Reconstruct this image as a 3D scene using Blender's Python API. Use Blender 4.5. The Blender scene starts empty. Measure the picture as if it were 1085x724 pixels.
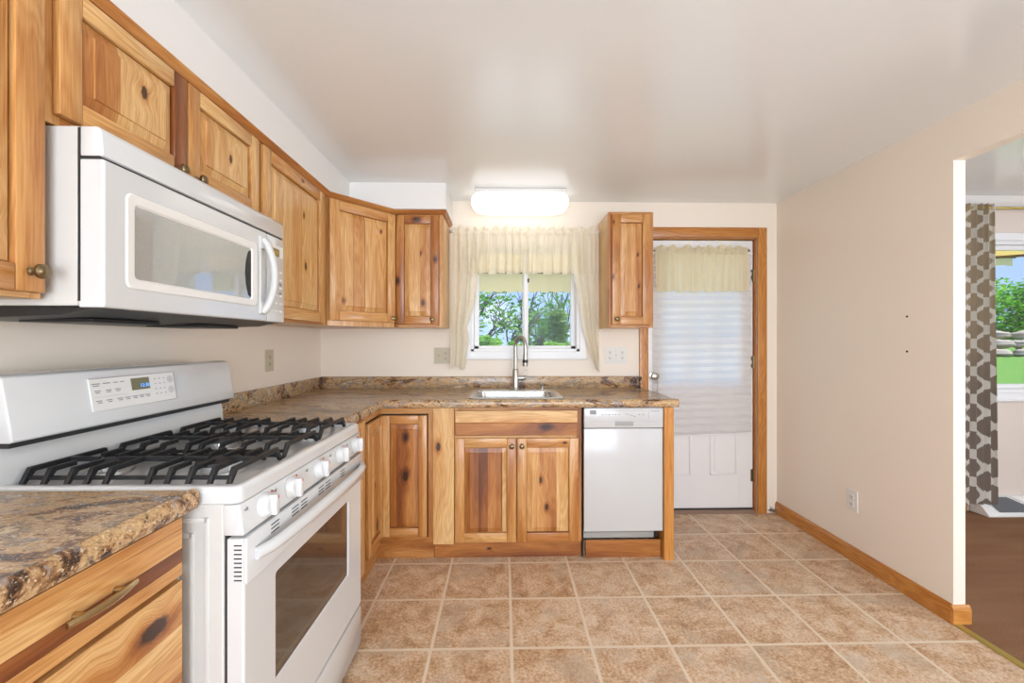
import bpy, bmesh, math, random
from mathutils import Vector, Matrix
from math import sin, cos, pi, radians
rng = random.Random(7)
SC = bpy.context.scene
COL = SC.collection

# ------------------------------------------------------------------ camera, world, lights, exposure
F_PX, CAM_H, YAW = 440.0, 1.265, radians(1.15)
cd = bpy.data.cameras.new('camera'); cd.sensor_width = 36.0; cd.lens = 36.0 * F_PX / 1085.0
cd.clip_start = 0.02; cd.clip_end = 300
cam = bpy.data.objects.new('camera', cd); COL.objects.link(cam)
cam.location = (0, 0, CAM_H); cam.rotation_euler = (pi / 2, 0, -YAW)
SC.camera = cam
vs = SC.view_settings
vs.view_transform = 'Standard'; vs.look = 'None'; vs.gamma = 1.0; vs.use_curve_mapping = False
vs.exposure = 0.08

SKY_STRENGTH = 1.2
world = bpy.data.worlds.new('sky'); SC.world = world; world.use_nodes = True
wn = world.node_tree; wn.nodes.clear()
wo = wn.nodes.new('ShaderNodeOutputWorld'); wb = wn.nodes.new('ShaderNodeBackground')
tc = wn.nodes.new('ShaderNodeTexCoord'); sx = wn.nodes.new('ShaderNodeSeparateXYZ'); rp = wn.nodes.new('ShaderNodeValToRGB')
rp.color_ramp.elements[0].position = 0.0; rp.color_ramp.elements[0].color = (0.46, 0.64, 0.98, 1)
rp.color_ramp.elements[1].position = 0.45; rp.color_ramp.elements[1].color = (0.26, 0.46, 0.95, 1)
cn = wn.nodes.new('ShaderNodeTexNoise'); cn.inputs['Scale'].default_value = 5; cn.inputs['Detail'].default_value = 6
cr = wn.nodes.new('ShaderNodeValToRGB'); cr.color_ramp.elements[0].position = .58; cr.color_ramp.elements[1].position = .85
cm = wn.nodes.new('ShaderNodeMix'); cm.data_type = 'RGBA'; cm.inputs[7].default_value = (0.95, 0.97, 1.0, 1)
L = wn.links.new
L(tc.outputs['Generated'], sx.inputs[0]); L(sx.outputs['Z'], rp.inputs[0]); L(tc.outputs['Generated'], cn.inputs['Vector'])
L(cn.outputs['Fac'], cr.inputs[0]); L(cr.outputs[0], cm.inputs[0]); L(rp.outputs[0], cm.inputs[6])
L(cm.outputs[2], wb.inputs[0]); wb.inputs[1].default_value = SKY_STRENGTH; L(wb.outputs[0], wo.inputs[0])

def lamp(name, kind, loc, rot, energy, color=(1, 1, 1), size=None, angle=None):
    l = bpy.data.lights.new(name, kind); l.energy = energy; l.color = color
    if size: l.shape = 'RECTANGLE'; l.size, l.size_y = size
    if angle: l.angle = angle
    o = bpy.data.objects.new(name, l); COL.objects.link(o); o.location = loc; o.rotation_euler = rot
    return o
lamp('sun', 'SUN', (8, -5, 20), Vector((-.5, .08, -1)).to_track_quat('-Z', 'Y').to_euler(), 6.0, (1, .95, .86), angle=.01)
# unseen area lamps added as fill to brighten the rooms; no such windows known
lamp('kitchen_rear_fill', 'AREA', (.35, -2.38, 1.25), (radians(124), 0, 0), 140, (.88, .94, 1), (2.5, 1.9))
lamp('dining_rear_fill', 'AREA', (3.7, -2.38, 1.3), (radians(105), 0, 0), 22, (.88, .94, 1), (2.2, 1.8))
lamp('dining_side_fill', 'AREA', (5.62, -.25, 1.35), (radians(98), 0, radians(90)), 115, (.88, .94, 1), (2.0, 1.6))  # added fill from the right; the wall behind it has no opening
FIXTURE_EMIT = 1.15

# ------------------------------------------------------------------ colour + material helpers
def lin(c):
    if isinstance(c, str): c = tuple(int(c[i:i + 2], 16) for i in (0, 2, 4))
    r = []
    for v in c[:3]:
        v /= 255.0
        r.append(v / 12.92 if v <= .04045 else ((v + .055) / 1.055) ** 2.4)
    return (*r, 1.0)

class NT:
    def __init__(s, name):
        s.m = bpy.data.materials.new(name); s.m.use_nodes = True
        s.t = s.m.node_tree; s.t.nodes.clear()
        s.out = s.t.nodes.new('ShaderNodeOutputMaterial')
    def n(s, typ, **kw):
        nd = s.t.nodes.new('ShaderNode' + typ)
        for k, v in kw.items(): setattr(nd, k, v)
        return nd
    def put(s, sock, v):
        if v is None: return
        if hasattr(v, 'node'): s.t.links.new(v, sock)
        else: sock.default_value = v
    def math(s, op, a, b=None, c=None, clamp=False):
        nd = s.n('Math', operation=op, use_clamp=clamp)
        for i, v in enumerate((a, b, c)): s.put(nd.inputs[i], v)
        return nd.outputs[0]
    def mix(s, f, a, b, mode='MIX'):
        nd = s.n('Mix', data_type='RGBA', blend_type=mode); nd.clamp_factor = True
        s.put(nd.inputs[0], f); s.put(nd.inputs[6], a); s.put(nd.inputs[7], b)
        return nd.outputs[2]
    def ramp(s, f, stops, interp='LINEAR'):
        nd = s.n('ValToRGB'); r = nd.color_ramp; r.interpolation = interp
        while len(r.elements) < len(stops): r.elements.new(.5)
        for e, (p, c) in zip(r.elements, stops):
            e.position = p; e.color = c if not isinstance(c, (int, float)) else (c, c, c, 1)
        s.put(nd.inputs[0], f); return nd.outputs[0]
    def mapr(s, v, a, b, c, d):
        nd = s.n('MapRange'); nd.interpolation_type = 'SMOOTHSTEP'
        for i, x in enumerate((v, a, b, c, d)): s.put(nd.inputs[i], x)
        return nd.outputs[0]
    def comb(s, x, y, z=0.0):
        nd = s.n('CombineXYZ')
        for i, v in enumerate((x, y, z)): s.put(nd.inputs[i], v)
        return nd.outputs[0]
    def sep(s, v):
        nd = s.n('SeparateXYZ'); s.put(nd.inputs[0], v); return nd.outputs
    def noise(s, vec, scale, detail=3, rough=.5, dist=0.0, out='Fac'):
        nd = s.n('TexNoise'); s.put(nd.inputs['Vector'], vec)
        nd.inputs['Scale'].default_value = scale; nd.inputs['Detail'].default_value = detail
        nd.inputs['Roughness'].default_value = rough; nd.inputs['Distortion'].default_value = dist
        return nd.outputs[out]
    def voro(s, vec, scale, feature='F1', out='Distance'):
        nd = s.n('TexVoronoi', feature=feature); s.put(nd.inputs['Vector'], vec); nd.inputs['Scale'].default_value = scale
        return nd.outputs[out]
    def obj(s): return s.n('TexCoord').outputs['Object']
    def geo(s): return s.n('NewGeometry').outputs['Position']
    def bump(s, h, strength=.2, dist=.01):
        nd = s.n('Bump'); nd.inputs['Strength'].default_value = strength; nd.inputs['Distance'].default_value = dist
        s.put(nd.inputs['Height'], h); return nd.outputs[0]
    def pbr(s, col, rough=.5, metal=0.0, normal=None, spec=None, emit=None, estr=0, coat=None, alpha=None, trans=None):
        b = s.n('BsdfPrincipled')
        s.put(b.inputs['Base Color'], col); s.put(b.inputs['Roughness'], rough); s.put(b.inputs['Metallic'], metal)
        if normal is not None: s.put(b.inputs['Normal'], normal)
        if spec is not None: s.put(b.inputs['Specular IOR Level'], spec)
        if coat is not None: s.put(b.inputs['Coat Weight'], coat); b.inputs['Coat Roughness'].default_value = .12
        if emit is not None: s.put(b.inputs['Emission Color'], emit); b.inputs['Emission Strength'].default_value = estr
        s.t.links.new(b.outputs[0], s.out.inputs[0]); return s.m
    def finish(s, shader):
        s.t.links.new(shader, s.out.inputs[0]); return s.m

def plain(name, col, rough=.5, metal=0., nscale=None, namt=.04, **kw):
    t = NT(name); c = lin(col)
    if nscale:
        f = t.noise(t.obj(), nscale, 4)
        a = tuple(max(0, v * (1 - namt)) for v in c[:3]) + (1,); b = tuple(min(1, v * (1 + namt)) for v in c[:3]) + (1,)
        c = t.mix(f, a, b)
    return t.pbr(c, rough, metal, **kw)

def make_wood(name, stops, rough=.38, ring=.16, vary=1.0):
    t = NT(name)
    uv = t.n('UVMap', uv_map='grain').outputs[0]; k1 = t.n('UVMap', uv_map='k1').outputs[0]; k2 = t.n('UVMap', uv_map='k2').outputs[0]
    tone = t.n('Attribute', attribute_name='tone').outputs['Fac']
    u, v, _ = t.sep(uv)
    def knot(k):
        a, b, _ = t.sep(k)
        wob = t.math('MULTIPLY_ADD', t.noise(t.comb(a, b), 1.3, 2), .7, .65)
        return t.math('MULTIPLY', t.math('SQRT', t.math('ADD', t.math('MULTIPLY', a, a), t.math('MULTIPLY', t.math('MULTIPLY', b, b), .3))), wob)
    d = t.math('MINIMUM', knot(k1), knot(k2))
    pull = t.math('MULTIPLY', t.mapr(d, 0., 6., 1., 0.), .012)
    uu = t.math('ADD', u, t.math('MULTIPLY', pull, t.math('SINE', t.math('MULTIPLY', v, 60.))))
    n1 = t.noise(t.comb(t.math('MULTIPLY', uu, 11.), t.math('MULTIPLY', v, 1.1)), 1., 2, .5, .5)
    rings = t.math('MULTIPLY_ADD', t.math('SINE', t.math('MULTIPLY', n1, 95.)), .5, .5)
    n2 = t.noise(t.comb(t.math('MULTIPLY', uu, 230.), t.math('MULTIPLY', v, 7.)), 1., 3, .6)
    f = t.math('ADD', tone, t.math('MULTIPLY', t.math('SUBTRACT', n1, .5), vary))
    halo = t.math('MULTIPLY', t.mapr(d, .8, 2.2, 1., 0.), .24)
    f = t.math('ADD', f, halo, clamp=True)
    col = t.ramp(f, stops)
    k_ = t.math('ADD', t.math('MULTIPLY', rings, ring), t.math('MULTIPLY', t.mapr(n2, .35, .75, 0., 1.), .3))
    ch = lambda a: t.math('SUBTRACT', 1.0, t.math('MULTIPLY', k_, a))
    col = t.mix(1.0, col, t.comb(ch(.75), ch(1.15), ch(1.6)), 'MULTIPLY')
    col = t.mix(t.mapr(d, .62, 1.0, .93, 0.), col, lin('2c1509'))
    return t.pbr(col, rough, normal=t.bump(t.math('ADD', n2, rings), .05, .002), coat=.25)

HICK = [(0., lin('e6c28a')), (.3, lin('d3a063')), (.55, lin('b4763a')), (.78, lin('854c25')), (1., lin('552e15'))]
M = {}
M['hickory'] = make_wood('knotty_hickory', HICK)
M['oak'] = make_wood('honey_oak', [(0., lin('d79b52')), (.5, lin('c4853f')), (1., lin('9c622a'))], .36, .2, .7)

def wall_paint(name, col, rough=.45):
    t = NT(name); p = t.geo()
    n = t.noise(p, 1.3, 3); c = lin(col)
    col = t.mix(n, tuple(v * .975 for v in c[:3]) + (1,), tuple(min(1, v * 1.02) for v in c[:3]) + (1,))
    return t.pbr(col, rough, normal=t.bump(t.noise(p, 260, 3), .05, .004), spec=.35)
M['wall'] = wall_paint('cream_wall_paint', 'eee2d3')
M['wall_pink'] = wall_paint('rose_beige_wall_paint', 'dccfc4')
M['soffit'] = wall_paint('soffit_paint', 'e6e4e1')
t = NT('ceiling_paint'); p = t.geo()
M['ceiling'] = t.pbr(lin('ebeeef'), .2, normal=t.bump(t.noise(p, 95, 3), .08, .004), spec=1.)
M['white_trim'] = plain('white_trim_paint', 'e4e2df', .4)
M['white_door'] = plain('white_door_paint', 'e6e3e1', .42)

# vinyl floor tile
t = NT('stone_tile_floor'); p = t.geo(); X, Y, Z = t.sep(p)
TS = .3305
a = t.math('DIVIDE', t.math('SUBTRACT', X, .033), TS); b = t.math('DIVIDE', t.math('SUBTRACT', Y, 1.711), TS)
ca = t.math('FLOOR', a); cb = t.math('FLOOR', b)
fa = t.math('SUBTRACT', a, ca); fb = t.math('SUBTRACT', b, cb)
ea = t.math('MINIMUM', fa, t.math('SUBTRACT', 1., fa)); eb = t.math('MINIMUM', fb, t.math('SUBTRACT', 1., fb))
e = t.math('MINIMUM', ea, eb)
wnz = t.n('TexWhiteNoise', noise_dimensions='2D'); t.put(wnz.inputs['Vector'], t.comb(ca, cb))
rid = wnz.outputs['Value']
pv = t.n('VectorMath', operation='ADD'); t.put(pv.inputs[0], p); t.put(pv.inputs[1], t.comb(t.math('MULTIPLY', rid, 37.), t.math('MULTIPLY', rid, 91.), 0.))
pp = pv.outputs[0]
n1 = t.noise(pp, 11, 7, .68, .5); n2 = t.noise(pp, 85, 5, .75)
f = t.math('ADD', t.math('MULTIPLY', t.math('MULTIPLY_ADD', t.math('SUBTRACT', n1, .5), 1.25, .54), .62), t.math('MULTIPLY', t.math('MULTIPLY_ADD', t.math('SUBTRACT', n2, .5), 1.9, .5), .5))
f = t.math('ADD', f, t.math('MULTIPLY', t.math('SUBTRACT', rid, .5), .06))
tile = t.ramp(f, [(.40, lin('9c7554')), (.51, lin('bd9773')), (.60, lin('cfae8c')), (.73, lin('dfcab2'))])
tile = t.mix(t.mapr(t.noise(pp, 18, 6, .7, 1.2), .56, .7, 0., .38), tile, lin('a87952'))
tile = t.mix(t.mapr(t.noise(pp, 5, 4, .6, .4), .5, .66, 0., .5), tile, lin('b9a793'))
grout = t.mapr(e, .014, .026, 1., 0.)
col = t.mix(grout, tile, lin('e0ceb6'))
hgt = t.math('ADD', t.math('MULTIPLY', t.math('SUBTRACT', 1., grout), .6), t.math('MULTIPLY', n2, .25))
M['tile'] = t.pbr(col, .42, normal=t.bump(hgt, .25, .004), spec=.4)

# carpet
t = NT('brown_carpet'); p = t.geo()
st = t.noise(p, 2.2, 3, .5, 1.5); fz = t.noise(p, 240, 3, .8)
mp = t.n('Mapping'); t.put(mp.inputs[0], p); mp.inputs['Scale'].default_value = (.7, 5, 1); mp.inputs['Rotation'].default_value = (0, 0, .3)
tr = t.noise(mp.outputs[0], 2.2, 2)
col = t.mix(tr, lin('8a6146'), lin('b48c6c')); col = t.mix(t.mapr(fz, .3, .7, 0., .7), col, lin('5f402d'))
M['carpet'] = t.pbr(col, .95, normal=t.bump(fz, .6, .01), spec=.1)

# laminate counter
t = NT('brown_granite_laminate'); p = t.geo()
mp = t.n('Mapping'); t.put(mp.inputs[0], p); mp.inputs['Scale'].default_value = (.6, 1.6, 1.5); mp.inputs['Rotation'].default_value = (0.2, .3, .55)
q = mp.outputs[0]
n1 = t.noise(q, 4.2, 7, .66, 1.7); n2 = t.noise(q, 26, 6, .75, .6); n3 = t.noise(p, 130, 3, .7); n4 = t.noise(q, 9, 5, .6, 2.4)
f = t.math('ADD', t.math('MULTIPLY', n1, .7), t.math('MULTIPLY', n2, .36))
col = t.ramp(f, [(.36, lin('1d1714')), (.43, lin('4a3325')), (.48, lin('8f6846')), (.54, lin('c9a678')), (.60, lin('83705f')), (.66, lin('d8c09c')), (.74, lin('8f5f38')), (.82, lin('3c2c22'))])
col = t.mix(t.mapr(n4, .56, .64, 0., .75), col, lin('918a88'))
col = t.mix(t.mapr(n4, .40, .33, 0., .8), col, lin('33271f'))
col = t.mix(t.mapr(n3, .56, .68, 0., .55), col, lin('241c18'))
col = t.mix(t.mapr(n3, .44, .35, 0., .65), col, lin('ead8b8'))
M['laminate'] = t.pbr(col, .22, spec=.5)

M['enamel'] = plain('white_enamel', 'cfd0d0', .16, coat=.5)
M['dishwasher_white'] = plain('dishwasher_white', 'c6c5c4', .25, coat=.3)
M['shade_grey'] = plain('grey_toe_plastic', 'aaa69f', .5)
M['latch_grey'] = plain('grey_latch', '9c9a97', .4)
M['enamel_side'] = plain('grey_white_enamel', 'c9c7c3', .3)
M['bisque_plastic'] = plain('white_plastic', 'e4e2de', .3)
M['grey_plastic'] = plain('pale_grey_plastic', 'c9c8c5', .32)
M['dark_plastic'] = plain('black_plastic', '17181a', .4)
M['groove'] = plain('dark_gap', '2a2a2a', .6)
M['iron'] = plain('black_cast_iron', '1f2022', .48, nscale=80, namt=.2)
M['burner_alu'] = plain('burner_aluminium', 'cfd0cf', .35, .7)
M['chrome'] = plain('chrome', 'd8d8d6', .12, 1.)
M['nickel'] = plain('brushed_nickel', 'b6b3ac', .28, 1.)
M['stainless'] = plain('stainless_steel', 'c9c8c5', .24, 1., nscale=30, namt=.05)
M['brass'] = plain('antique_brass', '86765a', .3, 1., nscale=40, namt=.2)
M['satin_brass'] = plain('satin_brass', 'b29b72', .3, 1.)
M['gold'] = plain('brass_strip', 'bda85a', .4, .85)
M['ivory'] = plain('ivory_plastic', 'c2b79d', .4)
M['white_plate'] = plain('white_cover_plate', 'e2ded7', .35)
M['black'] = plain('black_hole', '0c0b0b', .8)
M['rubber'] = plain('white_rubber', 'cfcac2', .6)
M['threshold'] = plain('brown_threshold', '8d7361', .5)
M['mark'] = plain('grey_print', '8a8c90', .5)
M['mark_light'] = plain('pale_green_print', 'e8eee2', .4)
M['mark_red'] = plain('red_print', 'c2362e', .5)
M['badge'] = plain('bronze_badge', 'a08c5c', .35, .6)
M['vinyl'] = plain('white_vinyl', 'e9e9ea', .35)
M['lens'] = None
t = NT('lcd_glass'); M['lcd'] = t.pbr(lin('7a7350'), .15)
t = NT('lcd_digits'); M['digits'] = t.pbr(lin('3f8fe0'), .4, emit=lin('6ab4ff'), estr=.9)
t = NT('lit_diffuser'); M['diffuser'] = t.pbr(lin('f6f4ef'), .4, emit=(1, .98, .95, 1), estr=FIXTURE_EMIT)

t = NT('window_glass')
g = t.n('BsdfGlossy'); g.inputs['Roughness'].default_value = .01; tr = t.n('BsdfTransparent')
fr = t.n('Fresnel'); fr.inputs[0].default_value = 1.45
ms = t.n('MixShader'); t.put(ms.inputs[0], t.math('MULTIPLY', fr.outputs[0], .15)); t.put(ms.inputs[1], tr.outputs[0]); t.put(ms.inputs[2], g.outputs[0])
M['glass'] = t.finish(ms.outputs[0])
t = NT('oven_glass'); M['oven_glass'] = t.pbr(lin('3b342e'), .04, spec=.8, coat=.8)
t = NT('microwave_screen_glass'); p = t.obj()
dots = t.voro(p, 700); M['mw_glass'] = t.pbr(t.mix(t.mapr(dots, .2, .5, 0., 1.), lin('8a8e8d'), lin('a8abaa')), .03, spec=1., coat=1.)
for nd_ in t.t.nodes:
    if nd_.type == 'BSDF_PRINCIPLED': nd_.inputs['Coat IOR'].default_value = 2.1; nd_.inputs['Coat Roughness'].default_value = .02

def cloth(name, col, col2, scale_z, transp=.12, transl=.55, lace=None):
    t = NT(name); p = t.obj()
    mp = t.n('Mapping'); t.put(mp.inputs[0], p); mp.inputs['Scale'].default_value = (1, 1, scale_z)
    n = t.noise(mp.outputs[0], 60, 4, .7)
    c = t.mix(n, lin(col), lin(col2))
    weave = t.noise(p, 420, 2)
    d = t.n('BsdfDiffuse'); t.put(d.inputs[0], c); tl = t.n('BsdfTranslucent'); t.put(tl.inputs[0], c); tp = t.n('BsdfTransparent')
    m1 = t.n('MixShader'); m1.inputs[0].default_value = transl; t.put(m1.inputs[1], d.outputs[0]); t.put(m1.inputs[2], tl.outputs[0])
    m2 = t.n('MixShader'); t.put(m2.inputs[0], t.mapr(weave, .35, .7, transp * .5, transp * 1.6)); t.put(m2.inputs[1], m1.outputs[0]); t.put(m2.inputs[2], tp.outputs[0])
    return t.finish(m2.outputs[0])
M['sheer'] = cloth('cream_sheer_curtain', 'faf0da', 'fcf6e8', .3, .15, .36)
M['sheer_door'] = cloth('cream_door_valance', 'f5e8c4', 'f8eed2', .3, .10, .55)
M['paper_shade'] = cloth('white_pleated_paper', 'f4f2f0', 'faf9f8', 1, .0, .62)
M['awning'] = cloth('yellow_awning_canvas', 'ffe9b2', 'fff0c4', 1, .0, .55)

t = NT('ogee_curtain'); p = t.obj(); X, Y, Z = t.sep(p)
ph = t.math('MULTIPLY', Z, 2 * pi / .20)
wv = t.math('MULTIPLY', t.math('SINE', ph), .018)
lane = t.math('DIVIDE', X, .085)
li = t.math('FLOOR', lane); par = t.math('MODULO', t.math('ABSOLUTE', li), 2.)
sg = t.math('SUBTRACT', t.math('MULTIPLY', par, 2.), 1.)
lx = t.math('SUBTRACT', t.math('MULTIPLY', t.math('SUBTRACT', t.math('SUBTRACT', lane, li), .5), .085), t.math('MULTIPLY', wv, sg))
line = t.mapr(t.math('ABSOLUTE', lx), .007, .011, 1., 0.)
bi = t.math('ROUND', lane); bx = t.math('MULTIPLY', t.math('SUBTRACT', lane, bi), .085)
bp = t.math('MODULO', t.math('ABSOLUTE', bi), 2.)
zc = t.math('SUBTRACT', t.math('FRACT', t.math('ADD', t.math('ADD', t.math('DIVIDE', Z, .2), .25), t.math('MULTIPLY', bp, .5))), .5)
dot = t.math('SQRT', t.math('ADD', t.math('POWER', t.math('DIVIDE', bx, .024), 2.), t.math('POWER', t.math('DIVIDE', t.math('MULTIPLY', zc, .2), .036), 2.)))
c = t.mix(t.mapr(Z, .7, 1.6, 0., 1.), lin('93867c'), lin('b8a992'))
c = t.mix(t.mapr(dot, .92, 1.08, 1., 0.), c, lin('e6e3da')); c = t.mix(line, c, lin('efece4'))
d = t.n('BsdfDiffuse'); t.put(d.inputs[0], c); tl = t.n('BsdfTranslucent'); t.put(tl.inputs[0], c)
m1 = t.n('MixShader'); m1.inputs[0].default_value = .3; t.put(m1.inputs[1], d.outputs[0]); t.put(m1.inputs[2], tl.outputs[0])
M['ogee'] = t.finish(m1.outputs[0])

def leafmat(name, a, b):
    t = NT(name); r = t.n('NewGeometry').outputs['Random Per Island']
    c = t.mix(r, lin(a), lin(b))
    d = t.n('BsdfDiffuse'); t.put(d.inputs[0], c); tl = t.n('BsdfTranslucent'); t.put(tl.inputs[0], c)
    m1 = t.n('MixShader'); m1.inputs[0].default_value = .4; t.put(m1.inputs[1], d.outputs[0]); t.put(m1.inputs[2], tl.outputs[0])
    return t.finish(m1.outputs[0])
M['leaf'] = leafmat('spring_leaves', '78b548', 'b9e07c')
M['leaf_dark'] = leafmat('dark_leaves', '5c9048', '9cc574')
M['needle'] = leafmat('conifer_needles', '5d8a4c', 'a6bf78')
M['hedge'] = leafmat('hedge_leaves', '4a9a35', '9bd95a')
M['bark'] = plain('grey_bark', '6b625a', .9, nscale=15, namt=.3)
t = NT('lawn'); p = t.geo()
M['lawn'] = t.pbr(t.mix(t.noise(p, 3, 6, .7), lin('4a8526'), lin('76a83c')), .9, normal=t.bump(t.noise(p, 60, 4), .6, .05))
M['stone'] = plain('garden_stone', 'b3a697', .85, nscale=6, namt=.3)
M['arm'] = plain('brown_awning_arm', '6d4a35', .5)

# ------------------------------------------------------------------ mesh builder
class MB:
    def __init__(s):
        s.bm = bmesh.new()
        s.lg = s.bm.loops.layers.uv.new('grain'); s.l1 = s.bm.loops.layers.uv.new('k1'); s.l2 = s.bm.loops.layers.uv.new('k2')
        s.lt = s.bm.faces.layers.float.new('tone')
    def add(s, tb, mat=0, grain=2, tone=None, knots=(), M4=None, uvm=None):
        if tone is None: tone = rng.uniform(.12, .5)
        ou, ov = rng.uniform(0, 20), rng.uniform(0, 20)
        tb.normal_update()
        vm = {}
        for v in tb.verts: vm[v] = s.bm.verts.new(M4 @ v.co if M4 else v.co)
        for f in tb.faces:
            try: nf = s.bm.faces.new([vm[v] for v in f.verts])
            except ValueError: continue
            nf.material_index = mat; nf[s.lt] = tone; nf.smooth = True
            n = f.normal; ax = max(range(3), key=lambda i: abs(n[i]))
            pl = [i for i in range(3) if i != ax]
            if grain in pl: va = grain; ua = pl[0] if pl[1] == grain else pl[1]
            else: ua, va = pl
            for lp, l0 in zip(nf.loops, f.loops):
                c = l0.vert.co
                if uvm and l0.vert in uvm: lp[s.lg].uv = (uvm[l0.vert][0] + ou, uvm[l0.vert][1] + ov)
                else: lp[s.lg].uv = (c[ua] + ou, c[va] + ov)
                for lay, i in ((s.l1, 0), (s.l2, 1)):
                    if len(knots) > i and ax == 1:
                        kx, kz, ks = knots[i]
                        kk = (c[0] - kx, c[2] - kz) if grain == 2 else (c[2] - kz, c[0] - kx)
                        lp[lay].uv = (kk[0] / ks, kk[1] / ks)
                    else: lp[lay].uv = (50, 50)
        tb.free(); return s
    def box(s, x0, x1, y0, y1, z0, z1, mat=0, bev=.002, seg=1, **kw):
        tb = bmesh.new(); bmesh.ops.create_cube(tb, size=1)
        for v in tb.verts:
            v.co = Vector(((x0 + x1) / 2 + v.co.x * (x1 - x0), (y0 + y1) / 2 + v.co.y * (y1 - y0), (z0 + z1) / 2 + v.co.z * (z1 - z0)))
        m = min(abs(x1 - x0), abs(y1 - y0), abs(z1 - z0))
        if bev and bev < m * .45: bmesh.ops.bevel(tb, geom=tb.edges[:], offset=bev, segments=seg, affect='EDGES', profile=.5)
        return s.add(tb, mat, **kw)
    def prism(s, pts, axis, a, b, mat=0, bev=0, seg=1, **kw):
        """polygon pts in the two axes other than `axis`, extruded from a to b along it"""
        tb = bmesh.new()
        def mk(p, h):
            c = [0, 0, 0]; o = [i for i in range(3) if i != axis]; c[o[0]], c[o[1]] = p; c[axis] = h; return tb.verts.new(c)
        A = [mk(p, a) for p in pts]; B = [mk(p, b) for p in pts]; n = len(pts)
        tb.faces.new(A); tb.faces.new(B[::-1])
        for i in range(n): tb.faces.new((A[i], B[i], B[(i + 1) % n], A[(i + 1) % n]))
        bmesh.ops.recalc_face_normals(tb, faces=tb.faces[:])
        if bev: bmesh.ops.bevel(tb, geom=tb.edges[:], offset=bev, segments=seg, affect='EDGES', profile=.5)
        return s.add(tb, mat, **kw)
    def lathe(s, prof, origin, axis=(0, 0, 1), seg=20, mat=0, **kw):
        tb = bmesh.new(); ax = Vector(axis).normalized(); q = Vector((0, 0, 1)).rotation_difference(ax)
        rings = []
        for r, h in prof:
            rings.append([tb.verts.new(Vector(origin) + q @ Vector((max(r, 1e-5) * cos(2 * pi * k / seg), max(r, 1e-5) * sin(2 * pi * k / seg), h))) for k in range(seg)])
        for A, B in zip(rings, rings[1:]):
            for k in range(seg): tb.faces.new((A[k], A[(k + 1) % seg], B[(k + 1) % seg], B[k]))
        tb.faces.new(rings[0][::-1]); tb.faces.new(rings[-1])
        bmesh.ops.recalc_face_normals(tb, faces=tb.faces[:])
        return s.add(tb, mat, **kw)
    def tube(s, path, rad, seg=10, mat=0, flat=1.0, **kw):
        tb = bmesh.new(); P = [Vector(p) for p in path]; n = len(P)
        R = rad if isinstance(rad, (list, tuple)) else [rad] * n
        rings = []; prev = None
        for i in range(n):
            d = (P[min(i + 1, n - 1)] - P[max(i - 1, 0)]).normalized()
            up = prev if prev is not None else (Vector((0, 0, 1)) if abs(d.z) < .9 else Vector((1, 0, 0)))
            s1 = d.cross(up).normalized(); u1 = s1.cross(d).normalized(); prev = u1
            rings.append([tb.verts.new(P[i] + s1 * R[i] * cos(2 * pi * k / seg) + u1 * R[i] * flat * sin(2 * pi * k / seg)) for k in range(seg)])
        for A, B in zip(rings, rings[1:]):
            for k in range(seg): tb.faces.new((A[k], A[(k + 1) % seg], B[(k + 1) % seg], B[k]))
        tb.faces.new(rings[0][::-1]); tb.faces.new(rings[-1])
        bmesh.ops.recalc_face_normals(tb, faces=tb.faces[:])
        return s.add(tb, mat, **kw)
    def grid(s, fn, nu, nv, mat=0, **kw):
        tb = bmesh.new(); V = [[tb.verts.new(fn(i / nu, j / nv)) for i in range(nu + 1)] for j in range(nv + 1)]
        for j in range(nv):
            for i in range(nu): tb.faces.new((V[j][i], V[j][i + 1], V[j + 1][i + 1], V[j + 1][i]))
        return s.add(tb, mat, **kw)
    def sweep(s, prof, path, mat=0, **kw):
        """profile (outward, z) swept along xy path with mitres; outward = right-hand side of the path"""
        tb = bmesh.new(); P = [Vector((p[0], p[1])) for p in path]; rings = []; uvm = {}; run = 0.
        arc = [0.]
        for q0, q1 in zip(prof, prof[1:]): arc.append(arc[-1] + math.hypot(q1[0] - q0[0], q1[1] - q0[1]))
        for i in range(len(P)):
            ds = []
            if i > 0: ds.append((P[i] - P[i - 1]).normalized())
            if i < len(P) - 1: ds.append((P[i + 1] - P[i]).normalized())
            ns = [Vector((d.y, -d.x)) for d in ds]
            m = ns[0] if len(ns) == 1 else (ns[0] + ns[1]) / (1 + ns[0].dot(ns[1]))
            if i: run += (P[i] - P[i - 1]).length
            rings.append([tb.verts.new((P[i].x + m.x * o, P[i].y + m.y * o, z)) for o, z in prof])
            for v_, a_ in zip(rings[-1], arc): uvm[v_] = (a_, run)
        n = len(prof)
        for A, B in zip(rings, rings[1:]):
            for k in range(n): tb.faces.new((A[k], A[(k + 1) % n], B[(k + 1) % n], B[k]))
        tb.faces.new(rings[0][::-1]); tb.faces.new(rings[-1])
        bmesh.ops.recalc_face_normals(tb, faces=tb.faces[:])
        return s.add(tb, mat, uvm=uvm, **kw)
    def build(s, name, mats, parent=None, sharp=38):
        me = bpy.data.meshes.new(name)
        if not isinstance(mats, (list, tuple)): mats = [mats]
        for m in mats: me.materials.append(m)
        s.bm.normal_update()
        for e in s.bm.edges:
            if len(e.link_faces) == 2 and e.calc_face_angle(0) > radians(sharp): e.smooth = False
        s.bm.to_mesh(me); s.bm.free()
        o = bpy.data.objects.new(name, me); COL.objects.link(o)
        if parent: o.parent = parent
        return o

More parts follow.
